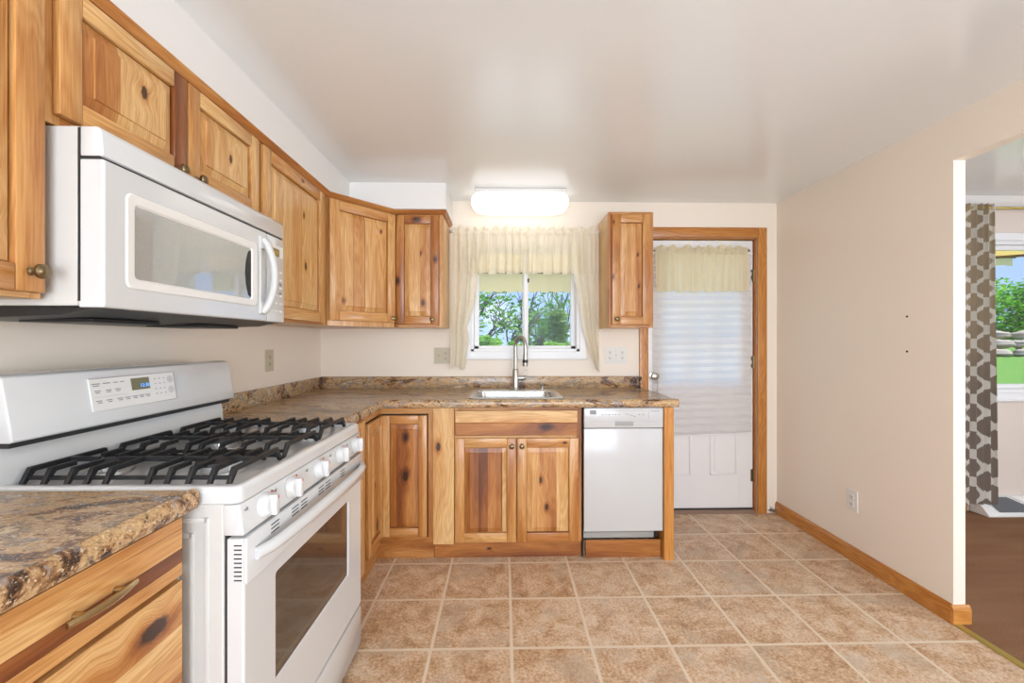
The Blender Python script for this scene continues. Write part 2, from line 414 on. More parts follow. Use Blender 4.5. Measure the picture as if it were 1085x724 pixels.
def ring(mb, a, b, za, zb, mat=0):
    tb = bmesh.new()
    def rr(r, z):
        x0, x1, y0, y1, rad = r; P = []
        for cx, cy, st in ((x1 - rad, y1 - rad, 0), (x0 + rad, y1 - rad, 1), (x0 + rad, y0 + rad, 2), (x1 - rad, y0 + rad, 3)):
            for k in range(7): an = (st + k / 6) * pi / 2; P.append(tb.verts.new((cx + rad * cos(an), cy + rad * sin(an), z)))
        return P
    A = rr(a, za); B = rr(b, zb); n = len(A)
    for i in range(n): tb.faces.new((A[i], A[(i + 1) % n], B[(i + 1) % n], B[i]))
    return tb, A, B
def yz_rings(mb, seq):
    for (a, ya), (b, yb_) in zip(seq, seq[1:]):
        tb, A, B = ring(mb, a, b, ya, yb_)
        for v in tb.verts: v.co = Vector((v.co.x, v.co.z, v.co.y))
        bmesh.ops.reverse_faces(tb, faces=tb.faces[:])
        mb.add(tb)
def rings(mb, seq):
    for (a, za), (b, zb) in zip(seq, seq[1:]):
        tb, A, B = ring(mb, a, b, za, zb); mb.add(tb)

def thing(name, label, cat, loc=(0, 0, 0), rz=0.0, group=None):
    o = bpy.data.objects.new(name, None); COL.objects.link(o); o.empty_display_size = .05
    o.location = loc; o.rotation_euler = (0, 0, rz)
    return tag(o, label, cat, group)
def tag(o, label, cat, group=None):
    o['label'] = label; o['category'] = cat
    if group: o['group'] = group
    return o
def structure(o): o['kind'] = 'structure'; return o
def text_mesh(name, body, size, mat, parent, loc, rot, depth=.0006):
    c = bpy.data.curves.new(name, 'FONT'); c.body = body; c.size = size; c.extrude = depth; c.align_x = 'CENTER'; c.align_y = 'CENTER'
    tmp = bpy.data.objects.new(name, c); COL.objects.link(tmp)
    bpy.context.view_layer.update()
    me = bpy.data.meshes.new_from_object(tmp.evaluated_get(bpy.context.evaluated_depsgraph_get()))
    bpy.data.objects.remove(tmp); me.materials.clear(); me.materials.append(mat)
    o = bpy.data.objects.new(name, me); COL.objects.link(o); o.parent = parent; o.location = loc; o.rotation_euler = rot
    return o

# ------------------------------------------------------------------ the room
XL, XR, YB, HC = -1.32, 2.016, 3.027, 2.286
YR = -2.45           # rear wall behind the camera
XD = 5.7             # far side of the dining room
WT = .15
# floor
structure(MB().box(XL - WT, 2.02, YR - WT, YB + WT, -.08, 0, bev=0).build('floor', M['tile']))
structure(MB().box(2.02, XD + WT, YR - WT, YB + WT, -.08, .004, bev=0).build('floor_dining', M['carpet']))
structure(MB().box(XL - WT, XR + .03, YR - WT, YB + WT, HC, HC + .1, bev=0).build('ceiling', M['ceiling']))
structure(MB().box(XR + .03, XD + WT, YR - WT, YB + WT, 2.33, 2.43, bev=0).build('ceiling_dining', M['ceiling']))
# left wall
structure(MB().box(XL - WT, XL, YR - WT, YB + WT, 0, HC, bev=0).build('wall_left', M['wall']))
# back wall with window and door openings
WX0, WX1, WZ0, WZ1 = -.240, .557, 1.190, 1.960
DX0, DX1, DZ1 = 1.050, 1.866, 2.030
mb = MB()
for x0, x1, z0, z1 in ((XL, WX0, 0, HC), (WX0, WX1, 0, WZ0), (WX0, WX1, WZ1, HC), (WX1, DX0, 0, HC), (DX0, DX1, DZ1, HC), (DX1, XR + .06, 0, HC)):
    mb.box(x0, x1, YB, YB + WT, z0, z1, bev=0)
structure(mb.build('wall_back', M['wall']))
EX0, EX1, EZ0, EZ1 = 3.53, 5.0, .88, 2.02
mb = MB()
for x0, x1, z0, z1 in ((XR + .06, EX0, 0, 2.33), (EX0, EX1, 0, EZ0), (EX0, EX1, EZ1, 2.33), (EX1, XD, 0, 2.33)):
    mb.box(x0, x1, YB, YB + WT, z0, z1, bev=0)
structure(mb.build('wall_back_dining', M['wall_pink']))
structure(MB().box(XD, XD + WT, YR - WT, YB + WT, 0, 2.33, bev=0).build('wall_right_dining', M['wall_pink']))
# right wall: solid to Y 1.82, cased opening towards the camera
OY0, OY1, OZ = .15, 1.822, 2.078
PT = .055
mb = MB()
mb.box(XR, XR + PT, OY1, YB, 0, HC, bev=0); mb.box(XR, XR + PT, OY0, OY1, OZ, HC, bev=0); mb.box(XR, XR + PT, YR, OY0, 0, HC, bev=0)
structure(mb.build('wall_right', M['wall']))
# unseen rear wall; its wide glazed openings are added to let light in
mb = MB()
for x0, x1, z0, z1 in ((XL - WT, -1.0, 0, 2.33), (-1.0, 1.7, 2.25, 2.33), (1.7, 2.5, 0, 2.33), (2.5, 4.9, 0, .3), (2.5, 4.9, 2.25, 2.33), (4.9, XD + WT, 0, 2.33), (-1.0, 1.7, 0, .2)):
    mb.box(x0, x1, YR - WT, YR, z0, z1, bev=0)
structure(mb.build('wall_rear', M['wall']))
mb = MB()
mb.box(-1.0, 1.7, YR - .1, YR - .09, .2, 2.25, bev=0); mb.box(2.5, 4.9, YR - .1, YR - .09, .3, 2.25, bev=0)
structure(mb.build('window_3', M['glass']))
# soffit above the wall cabinets
mb = MB(); SZ = 2.118
mb.box(XL, -.987, YR, YB, SZ, HC, bev=0); mb.box(-.987, -.372, 2.682, YB, SZ, HC, bev=0)
structure(mb.build('trim_1', M['soffit']))
# baseboards
BP = [(0, 0), (.014, 0), (.014, .062), (.010, .076), (.006, .085), (0, .085)]
structure(MB().sweep([(-a, b) for a, b in BP], [(XR + PT + .002, OY1 - .0), (XR, OY1), (XR, YB - .001)][::1] if False else [(XR, OY1 + .0005), (XR, YB - .001)], grain=1, tone=.4).build('baseboard_right', M['oak']))
structure(MB().sweep([(a, b) for a, b in BP], [(XR - .014, OY1), (XR + PT + .014, OY1)], grain=0, tone=.25).build('baseboard_opening', M['oak']))
structure(MB().box(XR + PT + .02, 3.44, YB - .014, YB - .001, .004, .09, tone=.55, grain=0).build('baseboard_dining', M['oak']))
structure(MB().prism([(XR - .014, .001), (XR + .022, .001), (XR + .018, .006), (XR - .010, .006)], 1, OY0, OY1 - .016).build('trim_2', M['gold']))
# crown in the dining room
structure(MB().prism([(YB - .001, 2.329), (YB - .075, 2.329), (YB - .055, 2.30), (YB - .02, 2.265), (YB - .001, 2.255)], 0, XR + PT + .001, XD - .001).build('trim_3', M['white_trim']))

# door casing + jamb
mb = MB(); cy0, cy1 = YB - .018, YB - .001
mb.box(.992, DX0, cy0, cy1, .0, DZ1 + .072, bev=.005, seg=2, tone=.3)
mb.box(DX1, 1.934, cy0, cy1, .0, DZ1 + .072, bev=.005, seg=2, tone=.4)
mb.box(DX0, DX1, cy0, cy1, DZ1, DZ1 + .072, bev=.005, seg=2, grain=0, tone=.5)
mb.box(DX0, DX0 + .012, YB - .001, YB + WT, 0, DZ1, tone=.6); mb.box(DX1 - .012, DX1, YB - .001, YB + WT, 0, DZ1, tone=.75)
mb.box(DX0, DX1, YB - .001, YB + WT, DZ1 - .012, DZ1, grain=0, tone=.6)
structure(mb.build('trim_4', M['oak']))
# threshold
structure(MB().prism([(YB - .015, .001), (YB + .14, .001), (YB + .14, .028), (YB + .03, .028), (YB + .0, .010)], 0, DX0 + .012, DX1 - .012).build('trim_5', M['threshold']))

# ------------------------------------------------------------------ back door
DL, DR, DY = DX0 + .016, DX1 - .018, YB + .020
door = structure(bpy.data.objects.new('door_1', None)); COL.objects.link(door); door.location = (DL, DY, .032)
dw, dh = DR - DL, 1.98
gx0, gx1, gz0, gz1 = 1.166 - DL, 1.745 - DL, .945, 1.885
mb = MB()
mb.box(0, gx0, 0, .042, 0, dh, bev=.001); mb.box(gx1, dw, 0, .042, 0, dh, bev=.001)
mb.box(gx0, gx1, 0, .042, 0, gz0 - .032, bev=0); mb.box(gx0, gx1, 0, .042, gz1 - .032, dh, bev=0)
# lite frame and muntins
fz0, fz1 = gz0 - .032, gz1 - .032
for a in ((gx0 - .025, gx0 + .006, fz0 - .025, fz1 + .025), (gx1 - .006, gx1 + .025, fz0 - .025, fz1 + .025), (gx0, gx1, fz0 - .025, fz0 + .006), (gx0, gx1, fz1 - .006, fz1 + .025)):
    mb.box(a[0], a[1], -.010, .002, a[2], a[3], bev=.004)
for k in (1, 2):
    x = gx0 + (gx1 - gx0) * k / 3; mb.box(x - .011, x + .011, .010, .032, fz0, fz1, bev=.003)
    z = fz0 + (fz1 - fz0) * k / 3; mb.box(gx0, gx1, .010, .032, z - .011, z + .011, bev=.003)
# two raised lower panels
for x0, x1 in ((1.385 - .245 - DL, 1.385 - DL), (1.526 - DL, 1.73 - DL)):
    z0, z1 = .245, .80
    for a, b in ((.0, -.006), (.03, .0)):
        pass
    for (p0, p1, q0, q1) in ((x0, x0 + .014, z0, z1), (x1 - .014, x1, z0, z1), (x0, x1, z0, z0 + .014), (x0, x1, z1 - .014, z1)):
        mb.box(p0, p1, -.007, .001, q0, q1, bev=.0035, seg=2)
    mb.box(x0 + .035, x1 - .035, -.005, .001, z0 + .035, z1 - .035, bev=.0045, seg=2)
d_slab = mb.build('door_slab', M['white_door'], door)
MB().box(gx0, gx1, .019, .023, fz0, fz1, bev=0).build('pane', M['glass'], door)
mb = MB().lathe([(.030, 0), (.030, .006), (.012, .012), (.011, .03), (.022, .036), (.028, .046), (.026, .058), (.014, .064), (.0, .065)], (1.102 - DL, 0, 1.011 - .032), (0, -1, 0), 20)
mb.build('door_knob', M['nickel'], door)
for z in (1.72, 1.08, .24):
    mb = MB(); mb.lathe([(.0065, -.045), (.0065, .045)], (dw + .006, -.005, z), (0, 0, 1), 12)
    for k in (-.03, 0, .03): mb.lathe([(.0072, k - .002), (.0072, k + .002)], (dw + .006, -.005, z), (0, 0, 1), 12)
    mb.box(dw - .016, dw + .004, -.002, .0015, z - .045, z + .045, bev=0)
    mb.build('hinge', M['brass'], door)
MB().box(0.002, dw - .002, -.004, .01, -.022, -.001, bev=.002).build('door_sweep', M['groove'], door)
# pleated shade over the door glass
def shade_pt(s, tt):
    n = 24.0; x = 1.095 + s * .728
    zb = .568 + s * .028
    z = 1.90 + (zb - 1.90) * tt
    ph = (tt * n) % 1.0
    tri = 1 - abs(2 * ph - 1)
    return Vector((x, DY - .016 - .018 * tri, z))
mb = MB(); mb.grid(shade_pt, 6, 96)
sh = thing('pleated_shade', 'white pleated paper shade hanging crooked over the glass of the back door', 'shade', (0, 0, 0))
mb.build('pleats', M['paper_shade'], sh, sharp=10)
MB().box(1.09, 1.828, DY - .036, DY - .014, 1.90, 1.925, bev=.003).build('head_rail', M['white_trim'], sh)
mb = MB(); tb_pts = [(DY - .034, -.006), (DY - .018, -.006), (DY - .018, .004), (DY - .034, .004)]
mb.tube([(1.095, DY - .026, .565), (1.823, DY - .026, .593)], .006, 8); mb.build('bottom_rail', M['white_trim'], sh)
# cord by the knob
mb = MB(); mb.tube([(1.118, DY - .045, .985), (1.121, DY - .045, .95), (1.122, DY - .044, .915)], .0018, 6)
mb.lathe([(.0, 0), (.005, .003), (.006, .014), (.003, .024), (.0, .025)], (1.122, DY - .044, .891), (0, 0, 1), 10)
tag(mb.build('pull_cord', M['nickel']), 'thin pull cord with a small tassel hanging below the back door knob', 'cord')

# ------------------------------------------------------------------ gathered cloth
def gathered(name, label, x0, x1, y, ztop, zbot, folds, amp, mat, rodz, hem=lambda s: 0., seedv=1, dx=None, head=.022):
    r = random.Random(seedv); ph = [r.uniform(0, 6.28) for _ in range(6)]
    def pt(s, tt):
        w = s * folds + .25 * sin(s * 7 + ph[0]) + .15 * sin(s * 19 + ph[1])
        z = ztop + (zbot + hem(s) - ztop) * tt
        nearrod = math.exp(-((z - rodz) / .018) ** 2)
        a = amp * (.35 + .65 * min(1, tt * 1.6)) * (1 - .75 * nearrod)
        if z > rodz: a = amp * .9 * min(1, (z - rodz) / .02)
        yy = y - .006 - a * (sin(2 * pi * w) + .35 * sin(4.3 * pi * w + ph[2] + tt * 2))
        if abs(z - rodz) < .02: yy -= .008
        if z > rodz: z += .008 * sin(2 * pi * w * .8 + ph[3]) * (z - rodz) / head
        x = x0 + (x1 - x0) * s
        if dx: x = dx(s, z)
        x += amp * .35 * sin(2 * pi * w + 1.2) * tt
        return Vector((x, yy, z))
    mb = MB(); mb.grid(pt, int(folds * 12), 40)
    o = mb.build(name, mat, sharp=180)
    return tag(o, label, 'curtain')

# door valance and its rod
gathered('door_valance', 'short cream gathered valance across the top of the back door', 1.095, 1.772, 2.992, 1.958, 1.628, 10, .014, M['sheer_door'], 1.925, lambda s: .006 * sin(40 * s), 3)
mb = MB(); mb.tube([(1.075, 2.992, 1.925), (1.795, 2.992, 1.925)], .005, 10)
rd = thing('door_curtain_rod', 'thin brass curtain rod behind the back door valance', 'curtain rod')
mb.build('rod', M['brass'], rd)
for x in (1.078, 1.79):
    MB().box(x - .006, x + .006, 2.994, DY - .0005, 1.9265, 1.938, bev=.002).build('bracket', M['brass'], rd)

# ------------------------------------------------------------------ kitchen window
win = structure(bpy.data.objects.new('window_1', None)); COL.objects.link(win)
mb = MB()
ox0, ox1, oz0, oz1 = -.283, .602, 1.147, 2.0
for a in ((ox0, WX0 + .004, oz0, oz1), (WX1 - .004, ox1, oz0, oz1), (WX0, WX1, oz0, WZ0 + .004), (WX0, WX1, WZ1 - .004, oz1)):
    mb.box(a[0], a[1], YB - .014, YB - .0005, a[2], a[3], bev=.003)
mb.box(ox0 - .006, ox1 + .006, YB - .024, YB - .0005, oz0 - .012, oz0 + .004, bev=.003)
mb.build('window_casing', M['vinyl'], win)
mb = MB()
for a in ((WX0, WX0 + .025, WZ0, WZ1), (WX1 - .025, WX1, WZ0, WZ1), (WX0, WX1, WZ0, WZ0 + .022), (WX0, WX1, WZ1 - .022, WZ1)):
    mb.box(a[0], a[1], YB, YB + .11, a[2], a[3], bev=.002)
mb.build('window_frame', M['vinyl'], win)
for x0, x1, y0 in ((-.215, .182, YB + .035), (.140, .535, YB + .065)):
    mb = MB(); w = .024
    for a in ((x0, x0 + w + .01, WZ0 + .02, WZ1 - .02), (x1 - w - .01, x1, WZ0 + .02, WZ1 - .02), (x0, x1, WZ0 + .02, WZ0 + .02 + w), (x0, x1, WZ1 - .02 - w, WZ1 - .02)):
        mb.box(a[0], a[1], y0, y0 + .026, a[2], a[3], bev=.003)
    so = mb.build('sash', M['vinyl'], win)
    MB().box(x0 + w, x1 - w, y0 + .011, y0 + .015, WZ0 + .02 + w, WZ1 - .02 - w, bev=0).build('pane', M['glass'], so)
MB().box(.176, .188, YB + .028, YB + .036, 1.70, 1.73, bev=.002).build('sash_latch', M['dark_plastic'], win)

# ------------------------------------------------------------------ dining window
win2 = structure(bpy.data.objects.new('window_2', None)); COL.objects.link(win2)
mb = MB()
for a in ((EX0 - .06, EX0 + .004, EZ0 - .055, EZ1 + .055), (EX1 - .004, EX1 + .06, EZ0 - .055, EZ1 + .055), (EX0, EX1, EZ0 - .055, EZ0 + .004), (EX0, EX1, EZ1 - .004, EZ1 + .055)):
    mb.box(a[0], a[1], YB - .016, YB - .0005, a[2], a[3], bev=.004)
mb.box(EX0 - .07, EX1 + .07, YB - .035, YB - .0005, EZ0 - .06, EZ0 - .042, bev=.004)
mb.build('window_casing', M['vinyl'], win2)
mb = MB()
for a in ((EX0, EX0 + .03, EZ0, EZ1), (EX1 - .03, EX1, EZ0, EZ1), (EX0, EX1, EZ0, EZ0 + .03), (EX0, EX1, EZ1 - .03, EZ1)):
    mb.box(a[0], a[1], YB, YB + .11, a[2], a[3], bev=.002)
for x in (3.585, 3.615): mb.box(x, x + .012, YB + .012, YB + .05, EZ0 + .03, EZ1 - .03, bev=.002)
mb.build('window_frame', M['vinyl'], win2)
for x0, x1, y0 in ((3.63, 4.28, YB + .035), (4.25, 4.97, YB + .065)):
    mb = MB(); w = .034
    for a in ((x0, x0 + w, EZ0 + .03, EZ1 - .03), (x1 - w, x1, EZ0 + .03, EZ1 - .03), (x0, x1, EZ0 + .03, EZ0 + .03 + w), (x0, x1, EZ1 - .03 - w, EZ1 - .03)):
        mb.box(a[0], a[1], y0, y0 + .026, a[2], a[3], bev=.003)
    so = mb.build('sash', M['vinyl'], win2)
    MB().box(x0 + w, x1 - w, y0 + .011, y0 + .015, EZ0 + .03 + w, EZ1 - .03 - w, bev=0).build('pane', M['glass'], so)
for z in (1.19, 1.67):
    mb = MB(); mb.box(3.588, 3.606, YB - .004, YB + .02, z - .03, z + .03, bev=.006, seg=2); mb.box(3.622, 3.640, YB + .0, YB + .03, z - .034, z + .034, bev=.006, seg=2)
    mb.build('sash_latch', M['groove'], win2)

# ------------------------------------------------------------------ cabinets
def knob(parent, x, z, y=-.02, r=1.0):
    mb = MB().lathe([(.0085 * r, 0), (.0085 * r, .003), (.0045 * r, .006), (.0045 * r, .014), (.012 * r, .017), (.0155 * r, .021), (.0150 * r, .027), (.010 * r, .031), (.0, .0325)], (x, y, z), (0, -1, 0), 18)
    return mb.build('knob', M['brass'], parent)

def raised_panel(mb, x0, x1, z0, z1, yf, boards, knots, s=.026):
    """field of glued boards with a sloped border; yf = door front"""
    w = x1 - x0; tot = sum(b[0] for b in boards); cuts = [x0]
    g = .0035; x0 += g; x1 -= g; z0 += g; z1 -= g; w = x1 - x0; cuts = [x0]
    for b in boards: cuts.append(cuts[-1] + w * b[0] / tot)
    dep = lambda q: yf + (.0125 if q == 0 else .0055 if q == 1 else .0015)
    for i, b in enumerate(boards):
        xs = [(cuts[i], 2), (cuts[i + 1], 2)]
        if i == 0: xs = [(x0, 0), (x0 + s, 1), (x0 + s + .0015, 2)] + [(cuts[1], 2)]
        if i == len(boards) - 1: xs = (xs[:-1] if i == 0 else [(cuts[i], 2)]) + [(x1 - s - .0015, 2), (x1 - s, 1), (x1, 0)]
        zs = [(z0, 0), (z0 + s, 1), (z0 + s + .0015, 2), (z1 - s - .0015, 2), (z1 - s, 1), (z1, 0)]
        tb = bmesh.new(); V = [[tb.verts.new((x, dep(min(qx, qz)), z)) for x, qx in xs] for z, qz in zs]
        for j in range(len(zs) - 1):
            for k in range(len(xs) - 1): tb.faces.new((V[j][k], V[j][k + 1], V[j + 1][k + 1], V[j + 1][k]))
        kn = [(x0 + w * a, z0 + (z1 - z0) * c, r) for a, c, r in knots if cuts[i] <= x0 + w * a <= cuts[i + 1]]
        mb.add(tb, 0, 2, b[1], kn)

def door_part(parent, x0, x1, z0, z1, boards=((1, .2), (1, .35), (1, .15)), knots=(), ft=(.3, .3, .3, .3), fw=.056, kn=None, t=.02, y=0.0, fk=()):
    """frame-and-raised-panel door, front at y - t; ft = tones of left, right, top, bottom"""
    mb = MB(); yf = y - t
    def K(i): return [k[1:] for k in fk if k[0] == i]
    mb.box(x0, x0 + fw, yf, y, z0, z1, bev=.004, seg=2, tone=ft[0], knots=K(0)); mb.box(x1 - fw, x1, yf, y, z0, z1, bev=.004, seg=2, tone=ft[1], knots=K(1))
    mb.box(x0 + fw, x1 - fw, yf, y, z1 - fw, z1, bev=.004, seg=2, grain=0, tone=ft[2], knots=K(2)); mb.box(x0 + fw, x1 - fw, yf, y, z0, z0 + fw, bev=.004, seg=2, grain=0, tone=ft[3], knots=K(3))
    mb.box(x0 + fw - .004, x1 - fw + .004, y - .002, y, z0 + fw - .004, z1 - fw + .004, bev=0, tone=.5)
    raised_panel(mb, x0 + fw, x1 - fw, z0 + fw, z1 - fw, yf, boards, knots)
    d = mb.build('door', M['hickory'], parent)
    if kn: knob(d, kn[0], kn[1], yf)
    return d

def carcass(parent, w, h, d, fr=(.03, .03, .03, .03), mid=None, z0=0., tones=(.35, .35), side=.1, core=None):
    """cabinet box with a face frame; front of the frame at y = 0"""
    mb = MB()
    if core is None: mb.box(0, w, .019, d, z0, h, bev=.001, tone=side)
    else:
        mb.box(0, w, .019, d, z0, core, bev=.001, tone=side); mb.box(0, .018, .019, d, core, h, bev=.001, tone=side); mb.box(w - .018, w, .019, d, core, h, bev=.001, tone=side); mb.box(.018, w - .018, d - .012, d, core, h, bev=0, tone=side)
    l, r, tp, bt = fr
    mb.box(0, l, 0, .019, z0, h, bev=.001, tone=tones[0]); mb.box(w - r, w, 0, .019, z0, h, bev=.001, tone=tones[1])
    mb.box(l, w - r, 0, .019, h - tp, h, bev=.001, grain=0); mb.box(l, w - r, 0, .019, z0, z0 + bt, bev=.001, grain=0)
    for (a, b) in (mid or ()): mb.box(l, w - r, 0, .019, a, b, bev=.001, grain=0)
    return mb.build('body', M['hickory'], parent)

R90 = pi / 2
UB, UH = 1.357, .758       # wall cabinets: bottom, height
# near tall wall cabinet, left edge of the frame
c = thing('wall_cabinet', 'tall hickory wall cabinet left of the microwave, cut by the photo edge', 'cabinet', (-1.01, .475, UB), R90)
carcass(c, .452, UH, .305, (.03, .02, .03, .03))
door_part(c, .012, .444, .012, .725, ((1.2, .12), (1, .3), (.8, .65), (1, .2)), ((.8, .12, .02),), (.3, .42, .4, .35), kn=(.415, .055), fk=())
# cabinet over the microwave
c = thing('wall_cabinet', 'short two-door hickory wall cabinet directly above the white microwave', 'cabinet', (-1.01, .935, 1.752), R90)
carcass(c, .783, UB + UH - 1.752, .305, (.03, .03, .03, .03))
door_part(c, .013, .386, .022, .330, ((1.3, .42), (1.6, .12), (.8, .2)), ((.62, .62, .012),), (.25, .72, .15, .3), kn=(.345, .035), fw=.05)
door_part(c, .392, .770, .022, .330, ((.8, .3), (1, .15), (1, .22), (.7, .1)), ((.55, .5, .010),), (.3, .25, .2, .4), kn=(.425, .035), fw=.05)
# tall cabinet right of the microwave
c = thing('wall_cabinet', 'tall hickory wall cabinet between the microwave and the angled corner cabinet', 'cabinet', (-1.01, 1.72, UB), R90)
carcass(c, .66, UH, .305, (.02, .04, .03, .03))
door_part(c, .018, .597, .012, .725, ((1, .12), (.9, .05), (1, .18), (1.1, .08), (1, .2)), ((.62, .78, .010), (.66, .36, .013)), (.3, .3, .35, .3), fk=((2, .35, .70, .008),))
# angled corner cabinet
ang = math.atan2(2.72 - 2.385, -.705 + 1.01); wdiag = math.hypot(.305, .335)
c = thing('corner_wall_cabinet', 'angled hickory corner wall cabinet with one wide door', 'cabinet', (-1.01, 2.385, UB), ang)
inv = (Matrix.Translation((-1.01, 2.385, 0)) @ Matrix.Rotation(ang, 4, 'Z')).inverted()
poly = [inv @ Vector(q) for q in ((-1.008, 2.389, 0), (-.708, 2.7185, 0), (-.708, 3.024, 0), (-1.317, 3.024, 0), (-1.317, 2.389, 0))]
mb = MB(); mb.prism([(q.x, q.y + (.004 if i < 2 else 0)) for i, q in enumerate(poly)], 2, 0, UH, tone=.3)
mb.box(.008, wdiag - .008, 0, .004, 0, UH, bev=0, tone=.3)
mb.build('body', M['hickory'], c)
door_part(c, .012, wdiag - .012, .03, .726, ((1.2, .25), (.05, .8), (1, .38), (.05, .95), (1, .22), (1.2, .36)), ((.08, .1, .008), (.86, .88, .008)), (.25, .35, .3, .3), kn=(wdiag - .035, .055))
# short wall cabinet beside the window
c = thing('wall_cabinet', 'narrow hickory wall cabinet left of the kitchen window curtain', 'cabinet', (-.705, 2.72, UB), 0)
carcass(c, .31, UH, .305, (.02, .025, .03, .03), tones=(.6, .3), side=.08)
door_part(c, .008, .284, .02, .726, ((.5, .3), (1, .15), (1, .32)), ((.62, .68, .009), (.72, .14, .012)), (.62, .55, .6, .6), fw=.052, kn=(.245, .05), fk=((2, .145, .70, .014), (1, .262, .44, .010), (0, .02, .3, .012)))
# cabinet right of window
c = thing('wall_cabinet', 'single narrow hickory wall cabinet between the kitchen window and back door', 'cabinet', (.689, 2.72, UB), 0)
carcass(c, .297, UH + .004, .305, (.02, .025, .03, .03), tones=(.5, .45), side=.05)
door_part(c, .020, .275, .018, .742, ((.6, .35), (1, .3), (.7, .45)), ((.85, .32, .007), (.8, .66, .006)), (.45, .4, .4, .4), fw=.054, kn=(.048, .055), fk=((0, .026, .33, .009), (0, .03, .69, .005)))
# moulding along the cabinet tops
CP = [(-.004, 2.0905), (.004, 2.0905), (.010, 2.098), (.022, 2.112), (.022, 2.1165), (-.004, 2.1165)]
CP = [(o, z) for o, z in CP]
mb = MB()
mb.sweep([(o + .0, z) for o, z in CP], [(-1.004, .475), (-1.004, 2.382), (-.703, 2.7155), (-.391, 2.7155), (-.391, 3.02)], grain=0, tone=.55)
structure(mb.build('trim_6', M['hickory']))

# ---- base cabinets
CT = .893
c = thing('base_cabinet', 'hickory drawer base cabinet left of the white range, nearest the camera', 'cabinet', (-.722, .29, 0), R90)
carcass(c, .64, CT - .002, .595, (.03, .008, .02, .03), mid=((.735, .752),), z0=.10, tones=(.4, .2))
mb = MB(); mb.box(.02, .63, .06, .08, 0, .10, tone=.6, grain=0, bev=0); mb.build('toe_kick', M['hickory'], c)
def drawer(x0, x1, z0, z1, bands, pull=None, knots=()):
    mb = MB(); n = len(bands); tot = sum(b[0] for b in bands); z = z0
    for i, (h, tn) in enumerate(bands):
        zz = z + (z1 - z0) * h / tot
        mb.box(x0, x1, -.02, 0, z, zz, bev=.0008, grain=0, tone=tn, knots=[k for k in knots if z <= k[1] < zz]); z = zz
    d = mb.build('drawer', M['hickory'], c)
    if pull:
        px0, px1, pz = pull; mb = MB()
        pts = []
        for i in range(17):
            s = i / 16; pts.append((px0 + (px1 - px0) * s, -.034 - .010 * sin(pi * s), pz))
        mb.tube(pts, [.0046 + .0014 * sin(pi * i / 16) for i in range(17)], 10, flat=1.2)
        for x in (px0 + .026, px1 - .026): mb.lathe([(.0065, 0), (.005, .02)], (x, -.019, pz), (0, -1, 0), 10)
        pl = mb.build('handle', M['satin_brass'], d); pl['label'] = 'arched antique brass bar handle'
    return d
drawer(.02, .632, .756, .882, ((1, .3), (1.1, .82), (1.6, .25), (.9, .32)), (.378, .502, .816))
drawer(.02, .632, .40, .745, ((1, .3), (.8, .5), (1.3, .18), (1.2, .3)), None, ((.56, .685, .022),))
drawer(.02, .632, .115, .39, ((1, .35), (1, .25), (1, .45)))

c = thing('base_cabinet', 'narrow hickory base cabinet hidden between the range and corner cabinet', 'cabinet', (-.71, 1.752, 0), R90)
carcass(c, .348, CT - .002, .60, (.03, .03, .03, .03), z0=.10, tones=(.3, .3))
door_part(c, .012, .336, .115, .875, ((1, .3), (1, .25)), (), fw=.05)
MB().box(0, .348, .03, .05, 0, .10, tone=.6, grain=0, bev=0).build('toe_kick', M['hickory'], c)

# corner pie-cut cabinet (world-aligned)
c = thing('corner_base_cabinet', 'corner hickory base cabinet with folded pie-cut doors', 'cabinet', (-.71, 2.415, 0), 0)
mb = MB(); t0 = .02
L6 = [(-.605, -.312), (0 - t0, -.312), (0 - t0, 0 + t0), (.303, 0 + t0), (.303, .606), (-.605, .606)]
mb.prism(L6, 2, .10, CT - .002, mat=1)
# face frame pieces, left leg (x = 0 plane) and back leg (y = 0 plane)
mb.box(-t0 + .001, 0, -.312, 0, .846, CT - .002, grain=1, bev=.001, tone=.3); mb.box(-t0 + .001, 0, -.312, 0, .10, .134, grain=1, bev=.001, tone=.5)
mb.box(0, .303, 0, t0 - .001, .846, CT - .002, grain=0, bev=.001, tone=.3); mb.box(0, .303, 0, t0 - .001, .10, .134, grain=0, bev=.001, tone=.5)
mb.box(.273, .303, 0, t0 - .001, .134, .846, bev=.001, tone=.4); mb.box(-t0 + .001, 0, -.312, -.292, .134, .846, bev=.001, tone=.3)
mb.box(-.02, 0.0, 0, .019, .10, CT - .002, bev=0, tone=.4)
mb.build('body', [M['hickory'], M['groove']], c)
door_part(c, .004, .268, .141, .839, ((.6, .55), (1.6, .62), (.5, .45)), ((.56, .88, .014), (.56, .5, .018)), (.35, .4, .4, .4), fw=.05, t=.022, y=.004)
# left leaf: built facing -y, then turned to face +x
mbd = door_part(c, -.268, -.004, .141, .839, ((.6, .3), (1, .4), (.5, .3)), ((.35, .5, .009), (.6, .1, .02)), (.35, .3, .3, .5), fw=.05, t=.022, y=.0)
mbd.rotation_euler = (0, 0, R90); mbd.location = (-.004, 0, 0)
mb = MB(); mb.box(-.03, .303, .022, .04, 0, .0995, grain=0, tone=.6, bev=.001); mb.box(-.045, -.025, -.312, .03, 0, .0995, grain=1, tone=.6, bev=.001)
mb.build('toe_kick', M['hickory'], c)

